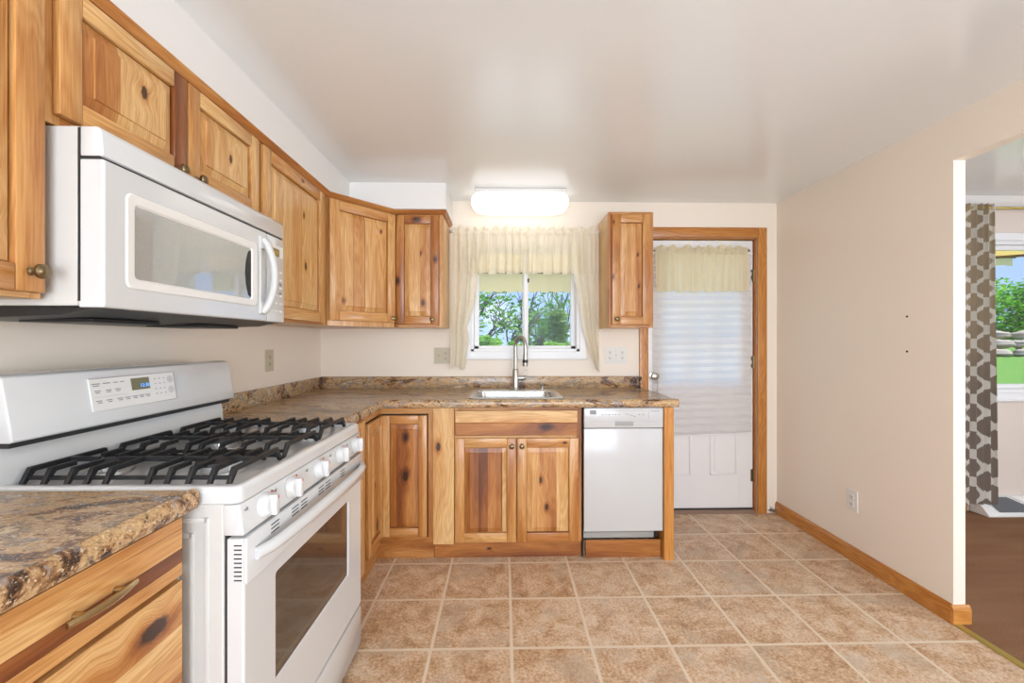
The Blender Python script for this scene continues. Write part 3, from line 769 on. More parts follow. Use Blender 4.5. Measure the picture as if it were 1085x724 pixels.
# sink base
c = thing('sink_base_cabinet', 'two-door hickory sink base cabinet under the kitchen window', 'cabinet', (-.285, 2.415, 0), 0)
carcass(c, .740, CT - .002, .60, (.02, .03, .028, .03), mid=((.70, .73),), z0=.10, tones=(.3, .55), core=.72)
MB().box(-.1215, -.0005, -.022, .02, .098, CT - .002, bev=.0015, tone=.16, knots=((-.09, .66, .016),)).build('filler_panel', M['hickory'], c)
mb = MB(); mb.box(.005, .713, -.02, 0, .795, .866, bev=.003, grain=0, tone=.15); mb.box(.005, .713, -.0205, 0, .722, .796, bev=.003, grain=0, tone=.6, knots=((.53, .772, .016),))
mb.build('false_drawer_front', M['hickory'], c)
door_part(c, .005, .358, .105, .706, ((1.3, .6), (.9, .75), (.8, .55), (.6, .7), (.4, .2)), (), (.35, .3, .12, .3), fw=.054, kn=(.331, .663))
door_part(c, .363, .718, .105, .706, ((.9, .18), (1.3, .42), (.9, .12)), ((.32, .62, .012), (.47, .3, .012)), (.32, .35, .4, .65), fw=.054, kn=(.390, .663), fk=((2, .64, .68, .008),))
MB().box(-.12, .740, .022, .04, 0, .099, grain=0, tone=.62, bev=.001, knots=((.2, .05, .006),)).build('toe_kick', M['hickory'], c)

# end panel
mb = MB(); mb.box(.925, .982, 2.376, 2.99, 0, CT - .002, bev=.0015, tone=.3)
tag(mb.build('end_panel', M['oak']), 'oak end panel closing the counter run beside the dishwasher', 'panel')

# ------------------------------------------------------------------ dishwasher
c = thing('dishwasher', 'slim white dishwasher under the right end of the counter', 'dishwasher', (.460, 2.385, 0), 0)
mb = MB(); mb.box(.008, .457, .075, .60, .10, .875, bev=.002); mb.build('body', M['groove'], c)
mb = MB(); mb.box(.003, .462, 0, .028, .168, .762, bev=.004, seg=2); dd = mb.build('door', M['dishwasher_white'], c)
mb = MB(); mb.box(.003, .462, -.004, .028, .766, .882, bev=.004, seg=2)
mb.box(.03, .43, -.0055, -.003, .806, .8065, mat=1, bev=0)
mb.box(.10, .36, -.0052, -.0035, .866, .867, mat=1, bev=0); mb.box(.09, .0908, -.0052, -.0035, .82, .866, mat=1, bev=0); mb.box(.378, .3788, -.0052, -.0035, .82, .866, mat=1, bev=0)
for k in range(6): mb.box(.105 + k * .019, .115 + k * .019, -.0052, -.003, .841 + .002 * (k % 2), .847, mat=2, bev=0)
for k in range(4): mb.box(.242 + k * .016, .252 + k * .016, -.0052, -.003, .846 - .005 * k, .850 - .005 * k, mat=2, bev=0)
for k in range(2): mb.box(.318 + k * .022, .328 + k * .022, -.0052, -.003, .841, .846, mat=2, bev=0)
for k in range(8): mb.box(.39 + k * .0062, .3945 + k * .0062, -.0052, -.003, .861, .8645, mat=2, bev=0)
cp = mb.build('control_panel', [M['dishwasher_white'], M['latch_grey'], M['mark']], c)
MB().box(.036, .072, -.007, -.003, .845, .868, bev=.001).build('status_window', M['mark'], cp)
MB().box(.182, .288, -.0065, -.003, .778, .803, bev=.002).build('latch', M['latch_grey'], cp)
mb = MB(); mb.box(.012, .43, .062, .072, .102, .20, bev=.001); mb.box(.012, .43, .056, .064, .133, .138, bev=.001); mb.build('toe_panel', M['shade_grey'], c)
MB().box(.02, .4625, .035, .049, 0, .101, grain=0, tone=.62, bev=.001).build('toe_kick', M['hickory'], c)
for x in (.012,):
    MB().lathe([(.010, 0), (.010, .012), (.004, .014), (.004, .10)], (x - .001, .04, .0), (0, 0, 1), 12).build('levelling_foot', M['nickel'], c)

# ------------------------------------------------------------------ countertops
CZ0, CZ1 = CT, .930
HX0, HX1, HY0, HY1 = -.190, .335, 2.435, 2.885
FE, BE = -.690, 2.372          # edges where the rolled nosing starts
NOSE = [(-.001, CZ0 - .004), (.006, CZ0 - .006), (.014, CZ0 - .002), (.0185, CZ0 + .008), (.020, CZ0 + .018), (.018, CZ0 + .029), (.013, CZ0 + .0375), (.006, CZ0 + .041), (-.001, CZ0 + .0395), (-.008, CZ1), (-.008, CZ0)]
ct = thing('countertop', 'L-shaped brown granite-pattern laminate counter holding the sink', 'countertop', (-.7, 2.5, CZ0), 0)
off = Vector((.7, -2.5, -CZ0))
def shift(o):
    o.location = off; return o
mb = MB()
RE = 1.004
mb.box(XL + .001, FE, 1.757, 3.005, CZ0, CZ1, bev=0)
mb.box(FE, HX0, BE, 3.005, CZ0, CZ1, bev=0); mb.box(HX0, HX1, BE, HY0, CZ0, CZ1, bev=0); mb.box(HX0, HX1, HY1, 3.005, CZ0, CZ1, bev=0); mb.box(HX1, RE, BE, 3.005, CZ0, CZ1, bev=0)
mb.sweep(NOSE, [(FE, 1.757), (FE, BE), (RE, BE)])
shift(mb.build('slab', M['laminate'], ct))
mb = MB()
mb.box(XL + .001, XL + .021, 1.757, YB - .001, CZ1 - .001, 1.012, bev=.004, seg=2); mb.box(XL + .021, .985, 3.004, YB - .001, CZ1 - .001, 1.012, bev=.003)
mb.box(.980, 1.004, 2.995, 3.0075, CZ1 - .001, 1.012, bev=.003); mb.box(.97, .990, 2.995, 3.0075, CZ1 - .001, 1.012, bev=0); mb.box(XL + .021, .97, 2.992, 3.006, CZ1 - .001, 1.012, bev=.004, seg=2)
shift(mb.build('backsplash', M['laminate'], ct))
FE2 = -.703
ct2 = thing('countertop', 'short brown granite-pattern laminate counter left of the range in the foreground', 'countertop', (-.9, .6, CZ0), 0)
mb = MB(); mb.box(XL + .001, FE2, .30, .948, CZ0, CZ1, bev=0); mb.sweep(NOSE, [(FE2, .30), (FE2, .948)])
o = mb.build('slab', M['laminate'], ct2); o.location = (.9, -.6, -CZ0)
o = MB().box(XL + .001, XL + .021, .30, .948, CZ1 - .001, 1.012, bev=.004, seg=2).build('backsplash', M['laminate'], ct2); o.location = (.9, -.6, -CZ0)

# ------------------------------------------------------------------ sink
sk = thing('sink', 'stainless steel drop-in sink set into the counter below the window', 'sink', (.0725, 2.66, CZ1), 0)
mb = MB(); x0, x1, y0, y1 = -.2825, .2825, -.247, .243
bx0, bx1, by0, by1 = -.235, .235, -.205, .130
seq = [((x0, x1, y0, y1, .04), .0005), ((x0 + .003, x1 - .003, y0 + .003, y1 - .003, .038), .006), ((x0 + .012, x1 - .012, y0 + .012, y1 - .012, .034), .0075),
       ((bx0 - .008, bx1 + .008, by0 - .008, by1 + .008, .055), .006), ((bx0, bx1, by0, by1, .05), -.002), ((bx0 + .012, bx1 - .012, by0 + .012, by1 - .012, .05), -.15), ((bx0 + .04, bx1 - .04, by0 + .04, by1 - .04, .05), -.172), ((-.05, .05, -.09, .01, .05), -.176), ((-.04, .04, -.08, .0, .04), -.178), ((-.001, .001, -.041, -.039, .001), -.18)]
rings(mb, seq); bas = mb.build('basin', M['stainless'], sk, sharp=60)
MB().lathe([(.038, 0), (.036, .003), (.02, .001), (.0, .001)], (0, -.04, -.179), (0, 0, 1), 20).build('drain', M['chrome'], sk)

fx, fy = .082, 2.868
fa = thing('faucet', 'tall gooseneck pull-down kitchen faucet standing behind the sink', 'faucet', (fx, fy, CZ1 + .008), 0)
mb = MB().lathe([(.030, 0), (.030, .006), (.024, .010), (.0225, .018), (.0215, .125), (.018, .135), (.014, .140), (.0, .141)], (0, 0, 0), (0, 0, 1), 22); mb.build('base', M['nickel'], fa)
P = [(0, 0, .13), (0, 0, .20), (0, 0, .29)]
for k in range(1, 13):
    an = pi * k / 12; r = .062; P.append(((r - r * cos(an)) * .50, -(r - r * cos(an)) * .87, .29 + r * 1.15 * sin(an)))
P.append((.063, -.109, .25))
mb = MB(); mb.tube(P, .0135, 14); mb.build('spout', M['nickel'], fa)
mb = MB().lathe([(.0125, 0), (.0155, -.01), (.0165, -.045), (.019, -.085), (.0175, -.092), (.0, -.0925)], (.063, -.109, .255), (.03, 0, 1), 18)
mb.build('spray_head', M['nickel'], fa)
MB().lathe([(.0175, -.048), (.0182, -.06), (.0185, -.07)], (.063, -.1095, .255), (.03, 0, 1), 18).build('spray_button', M['dark_plastic'], fa)
mb = MB(); mb.lathe([(.017, 0), (.018, .02), (.0175, .055), (.013, .062), (.0, .063)], (.012, 0, .075), (1, -.1, .03), 18)
mb.tube([(.062, -.004, .078), (.068, -.004, .10), (.074, -.004, .135)], [.007, .005, .0045], 10); mb.build('handle', M['nickel'], fa)
mb = MB().lathe([(.020, 0), (.020, .004), (.012, .008), (.011, .03), (.013, .034), (.0, .036)], (0, 0, 0), (0, 0, 1), 16)
mb.tube([(0, 0, .028), (0, -.02, .033), (0, -.035, .03)], .005, 8)
o = mb.build('soap_dispenser', M['nickel']); o.location = (.265, 2.868, CZ1 + .0075); tag(o, 'short metal soap dispenser to the right of the faucet', 'soap dispenser')

# ------------------------------------------------------------------ gas range
rg = thing('gas_range', 'white freestanding gas range with black grates and oven window', 'range', (-.600, .960, 0), radians(89.2))
W = .760; CK = .933
mb = MB(); mb.box(.0, W, .040, .655, .045, .892, bev=.003)
for k in range(3):      # pressed bands on the near side panel
    i = .022 + k * .035
    mb.box(-.003, .001, .048 + i, .060 + i, .05, .885 - i, bev=.0014, seg=2); mb.box(-.003, .001, .052 + i, .60, .873 - i, .885 - i, bev=.0014, seg=2)
for y in (.10, .58):
    for x in (.04, W - .04): mb.lathe([(.018, 0), (.018, .02), (.008, .024), (.008, .05)], (x, y, 0), (0, 0, 1), 12, mat=1)
mb.build('body', [M['enamel_side'], M['dark_plastic']], rg)
# cooktop with raised rim
mb = MB()
def cr_(i, rad): return (-.002 + i, W + .002 - i, .002 + i, .64, rad)
def crf(i, rad): return (-.002 + i, W + .002 - i, .002 + i, .64 - i, rad)
rings(mb, [(crf(.02, .02), .893), (crf(.002, .022), .893), (crf(0, .022), .896), (crf(0, .022), CK - .012), (crf(.002, .022), CK - .006), (crf(.006, .02), CK - .0015), (crf(.012, .02), CK), (crf(.024, .02), CK - .001), (crf(.032, .02), CK - .012), (crf(.10, .02), CK - .013), (crf(.30, .001), CK - .012)])
ck = mb.build('cooktop', M['enamel'], rg)
# control panel with knobs
mb = MB(); mb.prism([(.003, .891), (.04, .891), (.04, .820), (-.006, .820), (-.006, .828)], 0, .001, W - .001, bev=.003, seg=2)
mb.box(-.001, .012, .006, .012, .835, .878, bev=.003)
for x in (.055, .175, .345, .51, .655):
    mb.box(x - .042, x - .036, -.0015, .01, .872, .876, mat=1, bev=0); mb.box(x - .034, x - .030, -.0015, .01, .870, .878, mat=1, bev=0)
cpn = mb.build('control_panel', [M['enamel'], M['mark']], rg)
kd = Vector((0, -1, .12)).normalized()
for x in (.090, .212, .382, .548, .690):
    mb = MB(); o0 = Vector((x, -.001, .856))
    mb.lathe([(.031, 0), (.031, .005), (.028, .008), (.0255, .018), (.023, .021), (.0, .022)], o0, kd, 24)
    mb.box(x - .0085, x + .0085, -.036, -.015, .833, .884, bev=.004, seg=2)
    mb.box(x - .0015, x + .0015, -.0370, -.0355, .874, .8815, mat=1, bev=0)
    mb.box(x + .019, x + .023, -.0100, -.006, .882, .886, mat=1, bev=0)
    mb.build('knob', [M['enamel'], M['mark_red']], rg)
# oven door
wx0, wx1, wz0, wz1 = .135, .620, .385, .662
mb = MB()
yz_rings(mb, [((.004, W - .004, .195, .812, .004), .033), ((.004, W - .004, .195, .812, .004), .0), ((.006, W - .006, .197, .810, .004), -.004), ((.009, W - .009, .2, .807, .004), -.005), ((wx0 - .003, wx1 + .003, wz0 - .003, wz1 + .003, .010), -.005), ((wx0, wx1, wz0, wz1, .008), -.002), ((wx0, wx1, wz0, wz1, .008), .002)])
mb.box(.004, W - .004, -.012, .0, .705, .813, bev=.005, seg=2)
for gx in (.10, .20, .25, .36, .41, .53):
    for k in range(3): mb.box(gx, gx + .036, -.0128, -.010, .800 - .010 * k, .8028 - .010 * k, mat=1, bev=0)
for k in range(9): mb.box(.0035, .008, .0, .018, .715 + k * .010, .718 + k * .010, mat=1, bev=0)
od = mb.build('oven_door', [M['enamel'], M['groove']], rg)
MB().box(wx0 - .004, wx1 + .004, -.001, .006, wz0 - .004, wz1 + .004, bev=0).build('oven_window', M['oven_glass'], od)
mb = MB(); pts = []; 
for i in range(21):
    s = i / 20; pts.append((.03 + .70 * s, -.016 - .036 * (sin(pi * s) ** .45), .765 + .008 * sin(pi * s)))
mb.tube(pts, [.0135 + .002 * sin(pi * i / 20) for i in range(21)], 14, flat=1.1); mb.build('handle', M['enamel'], od)
mb = MB(); mb.box(.006, W - .006, -.006, .038, .030, .186, bev=.004, seg=2); mb.build('storage_drawer', M['enamel'], rg)
MB().box(.006, W - .006, .034, .0405, .05, .89, bev=0).build('door_gap', M['groove'], rg)
# backguard
mb = MB()
mb.prism([(.555, CK - .015), (.60, CK - .015), (.60, 1.03), (.570, 1.03), (.562, .99)], 0, .002, W - .002, bev=.002)
mb.box(.004, W - .004, .585, .655, .89, 1.18, bev=.004)
mb.prism([(.516, 1.036), (.524, 1.031), (.60, 1.031), (.60, 1.188), (.556, 1.188), (.540, 1.182)], 0, -.001, W + .001, bev=.004, seg=2)
mb.box(.006, W - .006, .532, .60, 1.019, 1.033, mat=1, bev=0)
bg = mb.build('backguard', [M['enamel'], M['groove']], rg)
# control display, lying on the sloped front
sl = math.atan2(.540 - .516, 1.182 - 1.036)
disp = bpy.data.objects.new('display_panel', None); COL.objects.link(disp)
Mdisp = Matrix.Translation((.325, .5265, 1.117)) @ Matrix.Rotation(-sl, 4, 'X')
mb = MB(); mb.box(-.142, .142, -.003, .002, -.046, .046, bev=.001, M4=Mdisp)
mb.box(-.142, .142, -.0036, -.002, .0445, .046, mat=1, bev=0, M4=Mdisp); mb.box(.1405, .142, -.0036, -.002, -.046, .046, mat=1, bev=0, M4=Mdisp)
mb.box(-.135, -.03, -.0034, -.002, -.0075, -.007, mat=1, bev=0, M4=Mdisp)
def dash(cx, cz, w): mb.box(cx - w / 2, cx + w / 2, -.0036, -.002, cz - .0013, cz + .0013, mat=1, bev=0, M4=Mdisp)
for cx, w in ((-.124, .024), (-.093, .022), (-.066, .014), (-.046, .012)): dash(cx, .030, w)
dash(-.124, .0245, .018)
for cx in (-.122, -.09, -.062): dash(cx, .010, .017); dash(cx, .005, .012)
for cx in (-.122, -.092, -.060, -.036, -.012, .010, .032): dash(cx, -.018, .017); dash(cx + .002, -.023, .012)
for i in range(3):
    for j in range(4): dash(.066 + i * .017, .028 - j * .016, .005)
bpy.data.objects.remove(disp)
dp = mb.build('display_panel', [M['bisque_plastic'], M['mark']], bg)
MB().lathe([(.012, -.0005), (.012, .0005)], Mdisp @ Vector((.124, -.0032, .022)), (0, -1, sl), 20).build('button', M['grey_plastic'], dp)
MB().lathe([(.012, -.0005), (.012, .0005)], Mdisp @ Vector((.124, -.0032, -.012)), (0, -1, sl), 20).build('button', M['grey_plastic'], dp)
MB().box(-.018, .044, -.0042, -.002, .0, .036, bev=0, M4=Mdisp).build('clock_screen', M['lcd'], dp)
pt = Mdisp @ Vector((.026, -.0045, .012)); text_mesh('clock_digits', '12:30', .015, M['digits'], dp, pt, (pi / 2 - sl, 0, 0), .0004)
mb = MB()
for k in range(9): mb.box(-.028 + k * .0085, -.022 + k * .0085, -.0008, .002, -.0035, .0035 if k % 3 else .005, bev=0, M4=Matrix.Translation((.33, .5215, 1.047)) @ Matrix.Rotation(-sl, 4, 'X') @ Matrix.Translation((0, -.0018, 0)))
mb.build('brand_lettering', M['mark_light'], bg)

# burners and grates
BUR = [(.146, .150, .047), (.146, .435, .036), (.614, .150, .040), (.614, .435, .036), (.38, .305, .036)]
for bx, by, r in BUR:
    mb = MB().lathe([(r + .012, 0), (r + .010, .008), (r, .011), (r, .026), (r * .98, .027)], (bx, by, CK - .012), (0, 0, 1), 28)
    for k in range(24):
        an = 2 * pi * k / 24; mb.box(-.0022, .0022, r - .002, r + .004, .011, .0265, bev=0, M4=Matrix.Translation((bx, by, CK - .012)) @ Matrix.Rotation(an, 4, 'Z'))
    hd = mb.build('burner', M['burner_alu'], rg)
    MB().lathe([(r + .004, .0265), (r + .006, .029), (r + .004, .034), (r * .6, .036), (.0, .0365)], (bx, by, CK - .012), (0, 0, 1), 28).build('burner_cap', M['iron'], hd)
GZ = CK + .030; gz0 = CK - .011
def bar(mb, x0, y0, x1, y1, f0=False, f1=False, w=.0052, foot=.030):
    """grate bar at the cooking height with slanted feet where asked"""
    d = Vector((x1 - x0, y1 - y0, 0)); ln = d.length; d.normalize(); a = math.atan2(d.y, d.x)
    Mt = Matrix.Translation((x0, y0, 0)) @ Matrix.Rotation(a, 4, 'Z')
    top, bot = GZ, GZ - .012
    pts = []
    pts += [(0, gz0), (.010, gz0), (foot + .004, bot)] if f0 else [(0, bot)]
    pts += [(ln - foot - .004, bot), (ln - .010, gz0), (ln, gz0)] if f1 else [(ln, bot)]
    pts += [(ln - foot * .72, top)] if f1 else [(ln, top)]
    pts += [(foot * .72, top)] if f0 else [(0, top)]
    mb.prism(pts, 1, -w, w, bev=.0012, M4=Mt)
for side, (g0, g1, bxc) in enumerate(((.030, .262, .17), (.270, .490, .38), (.498, .730, .59))):
    mb = MB()
    mid = (g0 + g1) / 2
    cent = [.150, .435] if side != 1 else [.305]
    for y in (.052, .245, .345, .540): bar(mb, g0, y, g1, y, True, True)
    for y in (.098, .150, .200, .390, .435, .490) if side != 1 else (.110, .180, .305, .420, .480):
        near = min(abs(y - c0) for c0 in cent); L_ = (g1 - g0) / 2 - (.020 if near < .01 else .034)
        bar(mb, g0, y, g0 + L_, y, True, False); bar(mb, g1 - L_, y, g1, y, False, True)
    for a_, b_ in (((.052, .122), (.178, .408), (.462, .540)) if side != 1 else ((.052, .275), (.335, .540))): bar(mb, mid, a_, mid, b_)
    for x in (g0 + .020, g1 - .020): mb.box(x - .004, x + .004, .052, .540, gz0 + .012, gz0 + .021, bev=.001)
    mb.build('grate', M['iron'], rg)

# ------------------------------------------------------------------ microwave
mw = thing('microwave', 'white over-the-range microwave mounted above the gas range', 'microwave', (-.889, .941, 1.335), R90)
W = .760; Hm = .410
mb = MB(); mb.box(0, W, .055, .405, .010, Hm, bev=.003)
mb.box(-.0005, .001, .050, .056, .02, Hm - .004, mat=1, bev=0)
mb.build('body', [M['enamel_side'], M['groove']], mw)
mb = MB(); mb.prism([(0, .343), (.053, .343), (.053, Hm), (.014, Hm), (.004, Hm - .012)], 0, .0, W, bev=.004, seg=2); mb.build('vent_panel', M['enamel'], mw)
mb = MB(); mb.box(.002, W - .002, .010, .053, .330, .346, bev=0); mb.box(.6355, .6385, .004, .05, .012, .335, bev=0); mb.build('door_gap', M['groove'], mw)
mx0, mx1, mz0, mz1 = .080, .530, .082, .255
mb = MB(); dW = .636
yz_rings(mb, [((0, dW, .006, .337, .004), .053), ((0, dW, .006, .337, .004), .005), ((.0015, dW - .0015, .0075, .3355, .004), .0015), ((.005, dW - .005, .011, .332, .004), 0), ((.052, .572, .055, .285, .02), 0)])
dr = mb.build('door', M['enamel'], mw)
# softened frame around the window and the glass
tb_seq = [((.052, .572, .055, .285, .02), -.0005), ((.055, .569, .058, .282, .019), -.004), ((.074, .545, .076, .261, .012), -.003), ((.080, .540, .082, .255, .010), .002)]
mb = MB(); yz_rings(mb, tb_seq)
mb.build('window_frame', M['bisque_plastic'], dr, sharp=60)
MB().box(.070, .545, .001, .006, .074, .262, bev=0).build('window_glass', M['mw_glass'], dr)
mb = MB(); mb.prism([(.525, .092), (.512, .125), (.506, .168), (.512, .212), (.525, .245), (.538, .250), (.538, .086)], 1, -.0005, .002); 
mb.build('window_trim', M['dark_plastic'], dr).rotation_euler = (0, 0, 0)
mb = MB(); pts = []
for i in range(17):
    s = i / 16; pts.append((.602 + .018 * sin(pi * s), -.006 - .032 * sin(pi * s) ** .6, .038 + .268 * s))
mb.tube(pts, [.013] * 17, 12); mb.box(.582, .622, -.010, .002, .03, .075, bev=.004, seg=2); mb.box(.582, .622, -.010, .002, .27, .315, bev=.004, seg=2)
mb.box(.583, .592, -.008, .002, .03, .315, bev=.003)
mb.build('handle', M['grey_plastic'], dr)
mb = MB(); mb.box(.640, W, .0, .053, .006, .337, bev=.005, seg=2)
mb.box(.655, .748, -.0012, .002, .26, .305, mat=1, bev=.0005)
for i in range(3):
    for j in range(6): mb.box(.662 + i * .030, .681 + i * .030, -.0008, .002, .045 + j * .031, .052 + j * .031, mat=1, bev=0)
for z in (.115, .150): mb.box(.722, .738, -.0012, .002, z, z + .010, mat=2, bev=0)
pn = mb.build('keypad_panel', [M['enamel'], M['bisque_plastic'], M['mark']], mw)
mb = MB(); mb.box(.672, .720, -.002, .002, .262, .292, bev=.006, seg=2); mb.box(.682, .71, -.003, .0, .270, .284, bev=.003, mat=1); mb.build('badge', [M['badge'], M['gold']], pn)
mb = MB(); mb.prism([(.020, .006), (.40, .012), (.40, -.018), (.30, -.018), (.10, -.010)], 0, .006, W - .006)
mb.box(.10, .30, .12, .30, -.022, -.012, bev=.002); mb.box(.46, .66, .12, .30, -.022, -.012, bev=.002)
mb.build('underside', M['dark_plastic'], mw)

# ------------------------------------------------------------------ ceiling light
lt = thing('ceiling_light', 'lit white wraparound fluorescent ceiling light above the sink', 'light', (.112, 2.855, HC), 0)
mb = MB(); mb.box(-.305, .305, -.10, .10, -.024, -.0005, bev=.004); mb.build('base', M['white_trim'], lt)
mb = MB()
def lr(x, y, r): return (-x, x, -y, y, r)
rings(mb, [(lr(.300, .095, .06), -.0225), (lr(.324, .098, .075), -.032), (lr(.333, .105, .085), -.052), (lr(.333, .105, .085), -.078), (lr(.325, .100, .08), -.102), (lr(.308, .090, .07), -.122), (lr(.270, .075, .06), -.132), (lr(.2, .03, .02), -.134), (lr(.1, .004, .002), -.134)])
mb.build('diffuser', M['diffuser'], lt)
MB().lathe([(.006, 0), (.006, .006), (.0, .008)], (0, 0, -.130), (0, 0, -1), 12).build('finial', M['nickel'], lt)

# ------------------------------------------------------------------ kitchen curtains
RODZ = 2.046; CY = 2.955
mb = MB(); mb.tube([(-.372, CY, RODZ), (.685, CY, RODZ)], .006, 12)
rd = thing('curtain_rod', 'white curtain rod with ball end across the kitchen window', 'curtain rod')
mb.build('rod', M['white_trim'], rd)
MB().lathe([(.0, -.012), (.010, -.008), (.013, 0), (.010, .008), (.006, .014)], (-.376, CY, RODZ), (1, 0, 0), 16).build('finial', M['nickel'], rd)
for x in (-.345, .665): MB().box(x - .005, x + .005, CY - .002, YB - .0005, RODZ - .012, RODZ + .004, bev=.001).build('bracket', M['white_trim'], rd)
gathered('window_valance', 'cream lace gathered valance hanging over the top of the kitchen window', -.345, .668, CY, 2.078, 1.742, 15, .026, M['sheer'], RODZ, lambda s: .010 * abs(sin(s * 24)), 5, head=.03)
def interp(tbl, z):
    for (z0, v0), (z1, v1) in zip(tbl, tbl[1:]):
        if z <= z0 and z >= z1: f = (z0 - z) / (z0 - z1); f = f * f * (3 - 2 * f) * .4 + f * .6; return v0 + (v1 - v0) * f
    return tbl[0][1] if z > tbl[0][0] else tbl[-1][1]
inL = [(2.08, -.14), (1.74, -.185), (1.55, -.205), (1.42, -.245), (1.36, -.262), (1.28, -.250), (1.15, -.268), (1.05, -.285)]
inR = [(2.08, .46), (1.74, .500), (1.55, .535), (1.35, .565), (1.2, .612), (1.08, .664), (1.03, .680)]
gathered('window_swag', 'cream sheer swag panel hanging down the left side of the kitchen window', -.375, -.19, CY + .012, 2.07, 1.062, 4, .018, M['sheer'], RODZ, lambda s: .02 * sin(5 * s) + .02 * s, 8, dx=lambda s, z: -.377 + (interp(inL, z) + .377) * s)
gathered('window_swag', 'cream sheer swag panel hanging down the right side of the kitchen window', .5, .69, CY + .012, 2.07, 1.045, 4, .016, M['sheer'], RODZ, lambda s: .03 * (1 - s), 9, dx=lambda s, z: .682 + (interp(inR, z) - .682) * (1 - s))

# ------------------------------------------------------------------ wall plates and small wall things
def plate(name, label, loc, rz, w, h, mat, items):
    t_ = thing(name, label, 'outlet' if 'outlet' in name else 'switch', loc, rz)
    MB().box(-w / 2, w / 2, -.006, -.0005, -h / 2, h / 2, bev=.003, seg=2).build('cover_plate', mat, t_)
    for kind, x in items:
        if kind == 'outlet':
            for z in (-.02, .02):
                mb = MB(); mb.box(x - .016, x + .016, -.0085, -.005, z - .014, z + .014, bev=.004, seg=2, mat=0)
                mb.box(x - .008, x - .005, -.0088, -.0083, z - .003, z + .007, mat=1, bev=0); mb.box(x + .005, x + .008, -.0088, -.0083, z - .003, z + .006, mat=1, bev=0)
                mb.lathe([(.003, 0), (.003, .0004)], (x, -.0084, z - .008), (0, -1, 0), 10, mat=1)
                mb.build('socket', [mat, M['black']], t_)
            MB().lathe([(.003, 0), (.002, .001)], (x, -.006, 0), (0, -1, 0), 10).build('screw', M['nickel'], t_)
        else:
            mb = MB(); mb.box(x - .006, x + .006, -.0075, -.005, -.013, .013, bev=.001)
            mb.prism([(-.006, -.004), (-.018, .004), (-.017, .010), (-.006, .006)], 0, x - .004, x + .004, bev=.001); mb.build('toggle', mat, t_)
            for z in (-.03, .03): MB().lathe([(.003, 0), (.002, .001)], (x, -.006, z), (0, -1, 0), 10).build('screw', M['nickel'], t_)
plate('wall_outlet', 'narrow beige cover plate on the left wall above the counter', (XL, 2.36, 1.158), R90, .078, .122, M['ivory'], (('outlet', 0),))
plate('wall_switch', 'beige double cover plate on back wall left of the window', (-.447, YB, 1.162), 0, .116, .116, M['ivory'], (('switch', -.025), ('outlet', .025)))
plate('wall_outlet', 'wide white triple cover plate below the wall cabinet right of the window', (.822, YB, 1.165), 0, .160, .122, M['white_plate'], (('outlet', -.046), ('switch', 0), ('outlet', .046)))
plate('wall_outlet', 'white outlet low on the bare right wall', (XR, 2.36, .348), -R90, .076, .120, M['white_plate'], (('outlet', 0),))
for z, lb in ((1.39, 'black screw anchor in the right wall, upper of two'), (1.215, 'black screw anchor in the right wall, lower of two')):
    tag(MB().lathe([(.0055, 0), (.0045, .002), (.0, .001)], (XR, 2.036, z), (-1, 0, 0), 12).build('wall_anchor', M['black']), lb, 'wall anchor')
mb = MB(); mb.lathe([(.016, 0), (.016, .004), (.006, .008), (.006, .02), (.012, .024), (.012, .036), (.0, .038)], (1.966, YB, .028), (0, -1, 0), 14)
mb.lathe([(.008, 0), (.008, .03)], (1.978, YB - .02, .022), (1, 0, 0), 12)
tag(mb.build('shutoff_valve', M['nickel']), 'small metal shutoff valve on the wall beside the back door casing', 'valve')

# ------------------------------------------------------------------ dining room things
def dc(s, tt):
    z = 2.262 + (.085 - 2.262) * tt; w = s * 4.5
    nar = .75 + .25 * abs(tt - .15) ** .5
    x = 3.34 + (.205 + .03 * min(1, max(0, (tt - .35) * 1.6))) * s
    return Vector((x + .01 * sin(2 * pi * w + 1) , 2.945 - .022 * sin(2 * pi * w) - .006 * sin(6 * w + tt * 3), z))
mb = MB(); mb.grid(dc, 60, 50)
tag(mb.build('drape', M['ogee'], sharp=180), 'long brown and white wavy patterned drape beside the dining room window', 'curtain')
rd = thing('dining_curtain_rod', 'slim brass curtain rod above the dining room window', 'curtain rod')
mb = MB(); mb.tube([(3.26, 2.945, 2.235), (5.3, 2.945, 2.235)], .009, 12); mb.build('rod', M['gold'], rd)
for x in (3.30, 5.2): MB().box(x - .006, x + .006, 2.945, YB - .0005, 2.222, 2.24, bev=.001).build('bracket', M['gold'], rd)
# baseboard register
c = thing('floor_register', 'white slope-fronted heat register at the base of the dining wall', 'register', (3.47, YB - .001, .0045), 0)
mb = MB(); prf = [(0, 0), (-.125, 0), (-.125, .018), (-.03, .118), (0, .118)]
mb.prism(prf, 0, 0, 1.15, bev=.003); mb.build('housing', M['white_trim'], c)
sn = Vector((0, -.100, .095)).normalized()
def slope_pt(x, f): return (x, -.116 + .078 * f - .0035, .030 + .082 * f + .0035)
for a, b, cc, d_ in ((.06, .40, .18, .30), (.86, .98, .66, 1.1)):
    mb = MB(); tb = bmesh.new(); P4 = [slope_pt(a + .03, 0), slope_pt(b, 0), slope_pt(cc + .05, 1), slope_pt(a, 1)] if a < .5 else [slope_pt(a - .22, 0), slope_pt(1.09, 0), slope_pt(1.11, 1), slope_pt(a, 1)]
    V = [tb.verts.new(p) for p in P4]; tb.faces.new(V)
    bmesh.ops.solidify(tb, geom=tb.faces[:], thickness=.002); mb.add(tb); mb.build('grille', M['mark'], c)
for x in (.36, .56):
    mb = MB(); p0 = Vector(slope_pt(x + .10, 0)); p1 = Vector(slope_pt(x - .10 if x < .5 else x + .02, 1))
    mb.tube([p0, p1], .004, 6); mb.build('louver', M['white_trim'], c)

